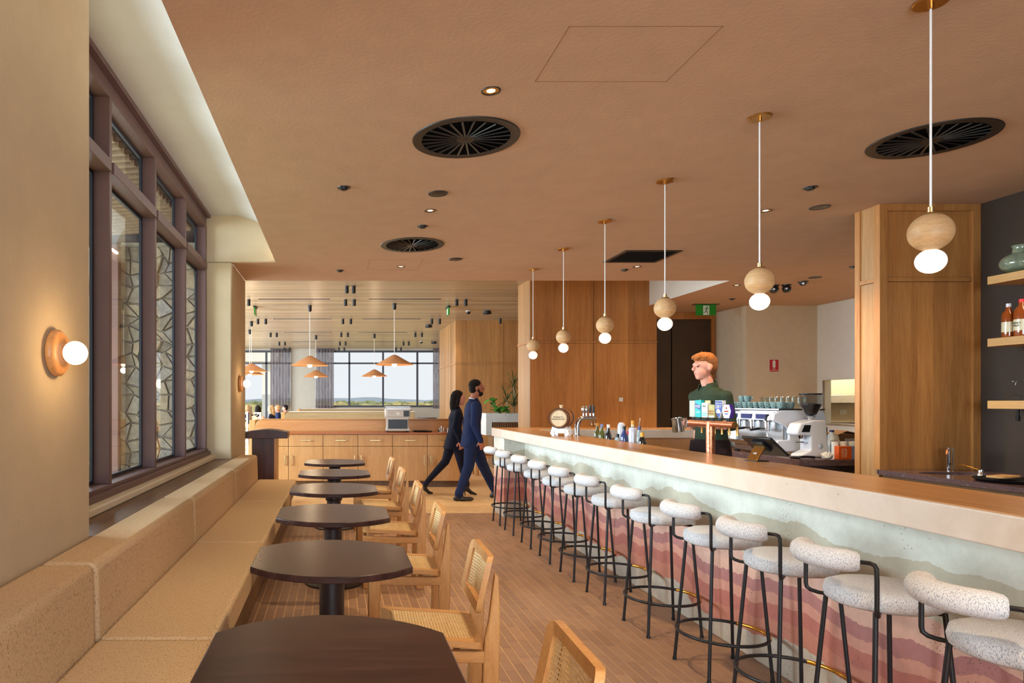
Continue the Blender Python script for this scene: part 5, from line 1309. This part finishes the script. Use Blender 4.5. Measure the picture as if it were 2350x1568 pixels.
# ------------------------------------------------------------------ people: overlapping lofts fused into one continuous skin
class Body:
    def __init__(s): s.parts = []
    def add(s, mb, mat): s.parts.append((mb, mat))
    def limb(s, P, R, mat, n=14):
        m = MB()
        P = [Vector(p) for p in P]
        m.tube(P, R, n)
        for p, r in zip(P, R): m.ball(p, r*.995, 14, 8)
        s.add(m, mat)
    def loft(s, rings, L, F, mat, n=24):
        """rings: (centre, half width along L, half depth along F); super-elliptic sections"""
        m = MB(); V, Fc = [], []
        for c, a, b in rings:
            for k in range(n):
                t = 2*PI*k/n; ct, st = math.cos(t), math.sin(t)
                V.append(Vector(c)+L*a*math.copysign(abs(ct)**.85, ct)+F*b*math.copysign(abs(st)**.85, st))
        for i in range(len(rings)-1):
            for k in range(n): Fc.append((i*n+k, i*n+(k+1) % n, (i+1)*n+(k+1) % n, (i+1)*n+k))
        Fc.append(tuple(range(n))[::-1]); Fc.append(tuple((len(rings)-1)*n+k for k in range(n)))
        s.add(m.add(V, Fc), mat)
    def fuse(s, name, parent, voxel=.008, smooth=2):
        allm = MB()
        for mb, _ in s.parts: allm.join(mb)
        me = allm.mesh('tmp'); ob = bpy.data.objects.new('tmp', me); COL.objects.link(ob)
        md = ob.modifiers.new('r', 'REMESH'); md.mode = 'VOXEL'; md.voxel_size = voxel; md.use_smooth_shade = True
        bpy.context.view_layer.update()
        out = bpy.data.meshes.new_from_object(ob.evaluated_get(bpy.context.evaluated_depsgraph_get()))
        bpy.data.objects.remove(ob)
        bm = bmesh.new(); bm.from_mesh(out)
        for _ in range(smooth): bmesh.ops.smooth_vert(bm, verts=bm.verts, factor=.5, use_axis_x=True, use_axis_y=True, use_axis_z=True)
        bm.to_mesh(out); bm.free()
        mats = []
        for _, m in s.parts:
            if m not in mats: mats.append(m)
        trees = [(BVHTree.FromPolygons([Vector(v) for v in mb.v], mb.f), mats.index(m)) for mb, m in s.parts]
        out.materials.clear()
        for m in mats: out.materials.append(MATS[m])
        idx = []
        for p in out.polygons:
            best, bi = 9, 0
            for t, i in trees:
                r = t.find_nearest(p.center, best)
                if r[0] is not None and r[3] < best: best, bi = r[3], i
            idx.append(bi)
        out.polygons.foreach_set('material_index', idx); out.polygons.foreach_set('use_smooth', [True]*len(idx))
        out.name = name
        return link(name, out, None, parent)

def yawv(a): return Vector((math.cos(a), math.sin(a), 0))
def head(B, c, yaw, skin, s=1.0, pitch=0):
    """c is the middle of the head; front along yaw"""
    Mx = Matrix.Translation(c) @ Matrix.Rotation(yaw, 4, 'Z') @ Matrix.Rotation(-pitch, 4, 'Y') @ Matrix.Scale(s, 4)
    def ad(mb, m): B.add(mb.xf(Mx), m)
    ad(MB().ball((-.012, 0, .028), (.098, .077, .092), 22, 14), skin)
    ad(MB().ball((.018, 0, -.035), (.074, .060, .082), 20, 12), skin)
    ad(MB().ball((.048, 0, -.088), (.032, .034, .028), 14, 9), skin)
    ad(MB().tube([(.07, 0, .028), (.100, 0, -.008), (.106, 0, -.020)], [.012, .014, .015], 10).ball((.100, 0, -.022), (.017, .018, .012), 10, 7), skin)
    ad(MB().ball((.080, 0, -.055), (.013, .024, .008), 10, 6), 'lip')
    ad(MB().tube([(.076, .05, .026), (.088, .02, .032), (.088, -.02, .032), (.076, -.05, .026)], .009, 8), skin)
    for sy in (1, -1):
        ad(MB().ball((-.012, sy*.078, -.005), (.019, .009, .032), 12, 8), skin)
        ad(MB().ball((.0785, sy*.031, .010), (.008, .012, .006), 10, 6), 'eye_dark'); ad(MB().tube([(.080, sy*.018, .014), (.084, sy*.031, .019), (.076, sy*.045, .014)], .0055, 8), skin)
    return Mx
def hand(B, wrist, d, palm_n, skin, curl=.5, s=1.0, right=False):
    """five fingers: d along the hand, palm_n the palm's normal; the thumb leaves the side"""
    w0, d, nrm = Vector(wrist), Vector(d).normalized(), Vector(palm_n).normalized()
    sd = d.cross(nrm).normalized(); nrm = sd.cross(d).normalized()
    if right: sd = -sd
    m = MB(); c = w0+d*.045*s
    Mx = Matrix((d, sd, nrm)).transposed().to_4x4(); Mx.translation = c
    B.add(MB().ball((0, 0, 0), (.052*s, .042*s, .016*s), 16, 10).xf(Mx), skin)
    for k, (o, L, r) in enumerate(((.030, .072, .0088), (.010, .080, .009), (-.011, .075, .0087), (-.030, .060, .008))):
        p = c+d*.036*s+sd*o*s; P = [p]; a = 0
        for seg, f in ((.42, .35), (.32, .8), (.26, .7)):
            a += curl*f*1.4; p = p+(d*math.cos(a)+nrm*math.sin(a))*L*seg*s; P.append(p)
        B.limb(P, [r*s, r*s, r*s*.95, r*s*.85], skin, 10)
    p = c-d*.02*s+sd*.034*s; q = p+(sd*.75+d*.65+nrm*.4).normalized()*.035*s; e = q+(d*.9+nrm*.5+sd*.1).normalized()*.032*s
    B.limb([p, q, e], [.011*s, .0105*s, .009*s], skin, 10)
def torso(B, pel, nk, L, F, mat, s=1.0, hem=None, female=False, hemmat=None):
    pel, nk = Vector(pel), Vector(nk); ax = nk-pel
    T = [(-.20, .150, .112), (-.04, .170, .122), (.10, .162, .115), (.28, .150, .108), (.50, .172, .120), (.72, .188, .122), (.86, .188, .108), (.95, .145, .088), (1.0, .085, .070), (1.05, .06, .06)]
    if female: T = [(-.20, .148, .110), (-.04, .166, .120), (.10, .155, .112), (.28, .125, .095), (.50, .142, .105), (.68, .155, .118), (.86, .158, .09), (.95, .12, .075), (1.0, .07, .06), (1.05, .05, .05)]
    B.loft([(pel+ax*t, a*s, b*s) for t, a, b in T], L, F, mat)
def shoe(B, ankle, d, mat, s=1.0, flat=True):
    a, d = Vector(ankle), Vector(d).normalized()
    B.limb([a, a+Vector((0, 0, -.04))*s-d*.02*s], [.042*s, .042*s], mat); up = Vector((0, 0, 1)); sd = d.cross(up)
    m = MB(); Mx = Matrix((d, sd.normalized(), d.cross(sd).normalized()*-1)).transposed().to_4x4()
    b = a+Vector((0, 0, -.052*s))
    for o, r in (((-.03), (.052, .038, .034)), (.05, (.07, .042, .034)), (.13, (.075, .045, .028))):
        Mx.translation = b+d*o*s; B.add(MB().ball((0, 0, 0), tuple(q*s for q in r), 16, 9).xf(Mx), mat)
def hair_cap(c, yaw, mat, parent, s=1.0, name='hair', long=0, curls=0, back=True, pitch=0, seed=1):
    H = Body(); Mx = Matrix.Translation(c) @ Matrix.Rotation(yaw, 4, 'Z') @ Matrix.Rotation(-pitch, 4, 'Y') @ Matrix.Scale(s, 4)
    H.add(MB().ball((-.026, 0, .048), (.098, .083, .086), 22, 14).xf(Mx), mat)
    H.add(MB().ball((-.055, 0, .005), (.062, .078, .085), 18, 12).xf(Mx), mat)
    rd = random.Random(seed)
    for _ in range(curls):
        a, b = rd.uniform(-2.6, 2.6), rd.uniform(.45, 1.5); r = rd.uniform(.016, .026)
        H.add(MB().ball((-.015+.088*math.cos(a)*math.cos(b), .07*math.sin(a)*math.cos(b), .060+.080*math.sin(b)), r, 10, 7).xf(Mx), mat)
    if long:
        H.add(MB().tube([(-.06, 0, .05), (-.075, 0, -.08), (-.075, 0, -.16), (-.065, 0, -.16-long)], [.075, .075, .07, .03], 14).xf(Mx), mat)
        for sy in (1, -1): H.add(MB().tube([(-.01, sy*.07, .06), (-.02, sy*.08, -.04), (-.05, sy*.07, -.15)], [.03, .026, .03], 10).xf(Mx), mat)
    return H.fuse(name, parent, .009, 2)

# --- barista behind the bar: chest turned towards the room, head in profile, steel jug in his left hand
bz = thing('person', 'barista with curly ginger hair in a dark green shirt holding a steel jug', 'person', (3.485, 6.30, 0), rotz=math.radians(200))
B = Body(); L, F = Vector((0, 1, 0)), Vector((1, 0, 0))
torso(B, (-.02, 0, 1.02), (.015, 0, 1.555), L, F, 'shirt_green', .93)
B.limb([(.015, 0, 1.53), (.045, -.006, 1.65)], [.056, .052], 'skin_fair')
hc_ = (.062, -.008, 1.738); hy = math.radians(-19)
Mh = head(B, hc_, hy, 'skin_fair', 1.0)
shL, shR = Vector((.0, .165, 1.465)), Vector((.0, -.165, 1.465))
elL, wrL = Vector((-.03, .20, 1.20)), Vector((.235, .085, 1.215))
elR, wrR = Vector((-.07, -.185, 1.19)), Vector((-.03, -.17, .97))
for sh, el, wr in ((shL, elL, wrL), (shR, elR, wrR)):
    mid = el+(wr-el)*.12
    B.limb([sh+Vector((0, -.03 if sh.y > 0 else .03, .0)), sh, (sh+el)/2, el, mid], [.055, .060, .054, .049, .050], 'shirt_green')
    B.limb([mid, el+(wr-el)*.5, wr], [.044, .041, .029], 'skin_fair')
hand(B, wrL, (.80, -.55, .02), (-.2, -.5, .4), 'skin_fair', .75)
hand(B, wrR, (.2, 0, -1), (0, 1, 0), 'skin_fair', .7, right=True)
for sy in (1, -1):
    B.limb([(0, sy*.095, .95), (.01, sy*.10, .52), (-.01, sy*.105, .10)], [.105, .078, .06], 'apron_dark')
    shoe(B, (-.01, sy*.105, .09), (1, sy*.15, 0), 'shoe_black')
B.loft([((0, 0, .62), .20, .135), ((0, 0, .80), .195, .142), ((0, 0, .95), .188, .142), ((0, 0, 1.055), .172, .134), ((0, 0, 1.065), .160, .122)], L, F, 'apron_dark')
B.fuse('body', bz, .0065, 2)
hair_cap(Vector(hc_)+Vector((0, 0, .004)), hy, 'hair_short', bz, .97)
H = Body(); Mx = Matrix.Translation(hc_) @ Matrix.Rotation(hy, 4, 'Z'); rd = random.Random(2)
H.add(MB().ball((-.004, 0, .078), (.098, .080, .050), 18, 10).xf(Mx), 'hair_ginger')
for _ in range(150):
    a, rr = rd.uniform(0, 2*PI), math.sqrt(rd.random()); x, y = .094*rr*math.cos(a)+.004, .076*rr*math.sin(a)
    H.add(MB().ball((x+.01*(x > .05), y, .128-4.6*(x*x+1.5*y*y)+rd.uniform(-.006, .010)), rd.uniform(.009, .016), 9, 6).xf(Mx), 'hair_ginger')
H.fuse('hair', bz, .006, 1)
# collar, buttons, name tag, shirt lettering
cm = MB(); V, Fq = [], []
for i in range(17):
    a = math.radians(30+300*i/16); e = abs(i-8)/8; z1 = 1.628-.05*e; z0 = 1.565-.04*e; c0 = Vector((.024, 0, 0))
    for r, z in ((.064, z1), (.080, z0), (.090, z0-.006), (.072, z1+.004)): V.append(c0+Vector((r*math.cos(a), r*math.sin(a), z)))
for i in range(16):
    for k in range(4): Fq.append((4*i+k, 4*i+(k+1) % 4, 4*i+4+(k+1) % 4, 4*i+4+k))
cm.add(V, Fq); cm.build('collar', 'shirt_green', bz, smooth=True)
for z, x in ((1.52, .082), (1.43, .122), (1.33, .118), (1.24, .104), (1.14, .096)): MB().ball((x+.004, 0, z), (.005, .007, .007), 10, 6).build('button', 'white_plastic', bz)
MB().box(.110, .124, .055, .112, 1.405, 1.43).build('name_tag', 'pale_brass', bz)
MB().box(.105, .120, .055, .115, 1.372, 1.379).box(.103, .120, .05, .12, 1.358, 1.365).build('embroidery', 'label_cream', bz)
jg = thing('steel_milk_jug', 'polished steel milk jug in the hand of the barista', 'jug', (3.11, 6.14, 1.145))
MB().lathe([(.001, 0), (.048, 0), (.050, .01), (.043, .10), (.046, .128), (.044, .128), (.041, .10), (.046, .012), (.001, .008)], 28).build('body', 'chrome', jg, smooth=True)
MB().tube([(.044, 0, .108), (.085, 0, .112), (.092, 0, .09), (.08, 0, .035), (.05, 0, .028)], .007, 10).build('handle', 'steel', jg, smooth=True)
jg.rotation_euler = (0, math.radians(-8), 0)

# --- man striding towards the bar end (faces +x)
mn = thing('person', 'man in a navy suit with dark hair walking past the bar end', 'person', (1.95, 9.74, 0))
B = Body(); L, F = Vector((0, 1, 0)), Vector((1, 0, 0))
pel, nk = Vector((0, 0, .93)), Vector((.03, 0, 1.44))
torso(B, pel, nk, L, F, 'suit_navy', 1.0)
B.loft([(Vector((-.015, 0, .77)), .195, .145), (Vector((-.005, 0, .88)), .188, .14), (Vector((0, 0, 1.0)), .17, .125), (Vector((.01, 0, 1.10)), .158, .118)], L, F, 'suit_navy')
B.limb([nk-Vector((0, 0, .02)), nk+Vector((.02, 0, .085))], [.056, .054], 'skin_tan')
hcm = nk+Vector((.045, 0, .172)); head(B, hcm, 0, 'skin_tan')
for sy, el, wr, dd in ((-1, (-.02, -.25, 1.10), (.075, -.25, .875), (.25, 0, -1)), (1, (-.03, .25, 1.10), (-.05, .24, .86), (.1, 0, -1))):
    sh = Vector((.02, sy*.20, 1.365))
    B.limb([sh-Vector((0, sy*.03, 0)), sh, (sh+Vector(el))/2, el, wr], [.064, .066, .058, .052, .042], 'suit_navy'); hand(B, Vector(wr)+Vector((0, 0, -.005)), dd, (0, -sy, .0), 'skin_tan', .55, right=sy < 0)
# right leg (near) behind and planted, left leg forward
B.limb([(-.01, -.09, .90), (-.06, -.095, .50), (-.195, -.10, .12)], [.108, .078, .058], 'suit_navy'); B.limb([(-.195, -.10, .13), (-.2, -.10, .10)], [.062, .064], 'suit_navy')
shoe(B, (-.20, -.10, .088), (1, -.05, 0), 'shoe_black', 1.05)
B.limb([(.02, .09, .90), (.17, .09, .52), (.34, .09, .16)], [.108, .08, .06], 'suit_navy'); shoe(B, (.36, .09, .115), (1, 0, .28), 'shoe_black', 1.05)
B.fuse('body', mn, .0085, 2)
hair_cap(hcm, 0, 'hair_dark', mn, .99)
H = Body(); Mx = Matrix.Translation(hcm)
H.add(MB().ball((.045, 0, -.075), (.048, .055, .045), 16, 10).xf(Mx), 'hair_dark'); H.add(MB().tube([(-.01, .068, .0), (.02, .062, -.05), (.05, .04, -.085)], .016, 8).tube([(-.01, -.068, .0), (.02, -.062, -.05), (.05, -.04, -.085)], .016, 8).xf(Mx), 'hair_dark')
H.fuse('beard', mn, .008, 1)
gm = MB()
for sy in (1, -1): gm.tube([(.098, sy*(.032+.022*math.cos(2*PI*k/14)), .012+.018*math.sin(2*PI*k/14)) for k in range(14)], .002, 6, closed=True).tube([(.094, sy*.054, .014), (-.01, sy*.08, .014)], .002, 6)
gm.tube([(.1, -.01, .014), (.1, .01, .014)], .002, 6); gm.xf(Mx); gm.build('glasses', 'steel', mn)
MB().tube([(.03+.062*math.cos(2*PI*k/20), .061*math.sin(2*PI*k/20), 1.452+.02*math.cos(2*PI*k/20+PI)) for k in range(20)], .010, 8, closed=True).build('shirt_collar', 'shirt_white', mn, smooth=True)
for k in range(3): MB().ball((.095-.008*k, -.287, .905+.018*k), .006, 8, 6).build('cuff_button', 'black_plastic', mn)

# --- woman beside him
wm = thing('person', 'woman with long dark hair in a black suit walking beside the man', 'person', (1.80, 10.28, 0))
B = Body()
pel, nk = Vector((0, 0, .86)), Vector((.03, 0, 1.32)); torso(B, pel, nk, L, F, 'suit_dark', .95, female=True)
B.loft([(Vector((-.03, 0, .70)), .16, .14), (Vector((-.015, 0, .80)), .165, .135), (Vector((0, 0, .92)), .145, .115), (Vector((.01, 0, 1.0)), .125, .10)], L, F, 'suit_dark')
B.limb([nk-Vector((0, 0, .02)), nk+Vector((.015, 0, .07))], [.046, .044], 'skin_fair')
hcw = nk+Vector((.035, 0, .150)); head(B, hcw, 0, 'skin_fair', .93)
for sy, el, wr in ((-1, (-.04, -.2, 1.03), (.05, -.2, .83)), (1, (-.02, .2, 1.03), (.06, .19, .83))):
    sh = Vector((.015, sy*.155, 1.25)); B.limb([sh-Vector((0, sy*.02, 0)), sh, el, wr], [.05, .052, .044, .034], 'suit_dark'); hand(B, wr, (.2, 0, -1), (0, -sy, 0), 'skin_fair', .5, .9, right=sy < 0)
B.limb([(-.02, .075, .82), (-.13, .075, .50), (-.40, .075, .20), (-.44, .075, .14)], [.092, .064, .042, .04], 'suit_dark')
B.limb([(-.44, .075, .14), (-.44, .075, .08), (-.38, .075, .025), (-.33, .075, .02)], [.036, .034, .026, .016], 'shoe_black')
B.limb([(.02, -.075, .82), (.10, -.075, .46), (.17, -.075, .16)], [.095, .066, .045], 'suit_dark')
B.limb([(.16, -.075, .20), (.17, -.075, .10), (.235, -.075, .045), (.31, -.075, .018)], [.046, .04, .030, .016], 'shoe_black')
B.fuse('body', wm, .0085, 2)
MB().tube([(.14, -.075, .085), (.143, -.075, 0)], [.012, .005], 8).build('heel', 'shoe_black', wm)
hair_cap(hcw, 0, 'hair_dark', wm, .95, long=.14)

# --- seated diners far in the hall
def diner(x, y, rz, label, top, hairm, long, skin='skin_fair'):
    t = thing('person', label, 'person', (x, y, 0), rotz=rz); B = Body()
    torso(B, (0, 0, .55), (.06, 0, 1.03), L, F, top, .95, female=long > 0)
    B.limb([(.06, 0, 1.0), (.075, 0, 1.09)], [.05, .048], skin); h = Vector((.09, 0, 1.185)); head(B, h, 0, skin, .95)
    for sy in (1, -1):
        B.limb([(.05, sy*.16, .96), (.06, sy*.21, .74), (.30, sy*.14, .76)], [.052, .045, .034], top); hand(B, (.30, sy*.14, .76), (1, -sy*.2, 0), (0, 0, -1), skin, .4, .95, right=sy < 0)
        B.limb([(0, sy*.09, .53), (.42, sy*.1, .50), (.42, sy*.1, .10)], [.09, .068, .045], 'suit_dark'); shoe(B, (.42, sy*.1, .088), (1, 0, 0), 'shoe_black')
    B.fuse('body', t, .014, 1); hair_cap(h, 0, hairm, t, .97, long=long)
for x, y, rz, lab, top, hm, lg in ((-2.29, 19.5, 1.3, 'seated woman with long dark hair and a pink top', 'blouse_pink', 'hair_dark', .16), (-1.97, 21.1, 2.9, 'seated woman with long blond hair in black', 'suit_dark', 'hair_blond', .12),
                               (-1.88, 22.5, 3.2, 'seated person with short fair hair in a navy jacket', 'suit_navy', 'hair_blond', 0), (-1.74, 24.0, 3.0, 'seated man with dark hair in a white shirt and navy jacket', 'suit_navy', 'hair_dark', 0), (-2.95, 22.2, 1.2, 'seated diner half hidden behind the woman in pink', 'suit_dark', 'hair_blond', 0)):
    diner(x, y, rz, lab, top, hm, lg)
    c = copy_tree(ch0, (x-.06*math.cos(rz), y-.06*math.sin(rz), 0), rz+PI, 'cane chair under the '+lab); c['group'] = 'cane chairs in the hall'
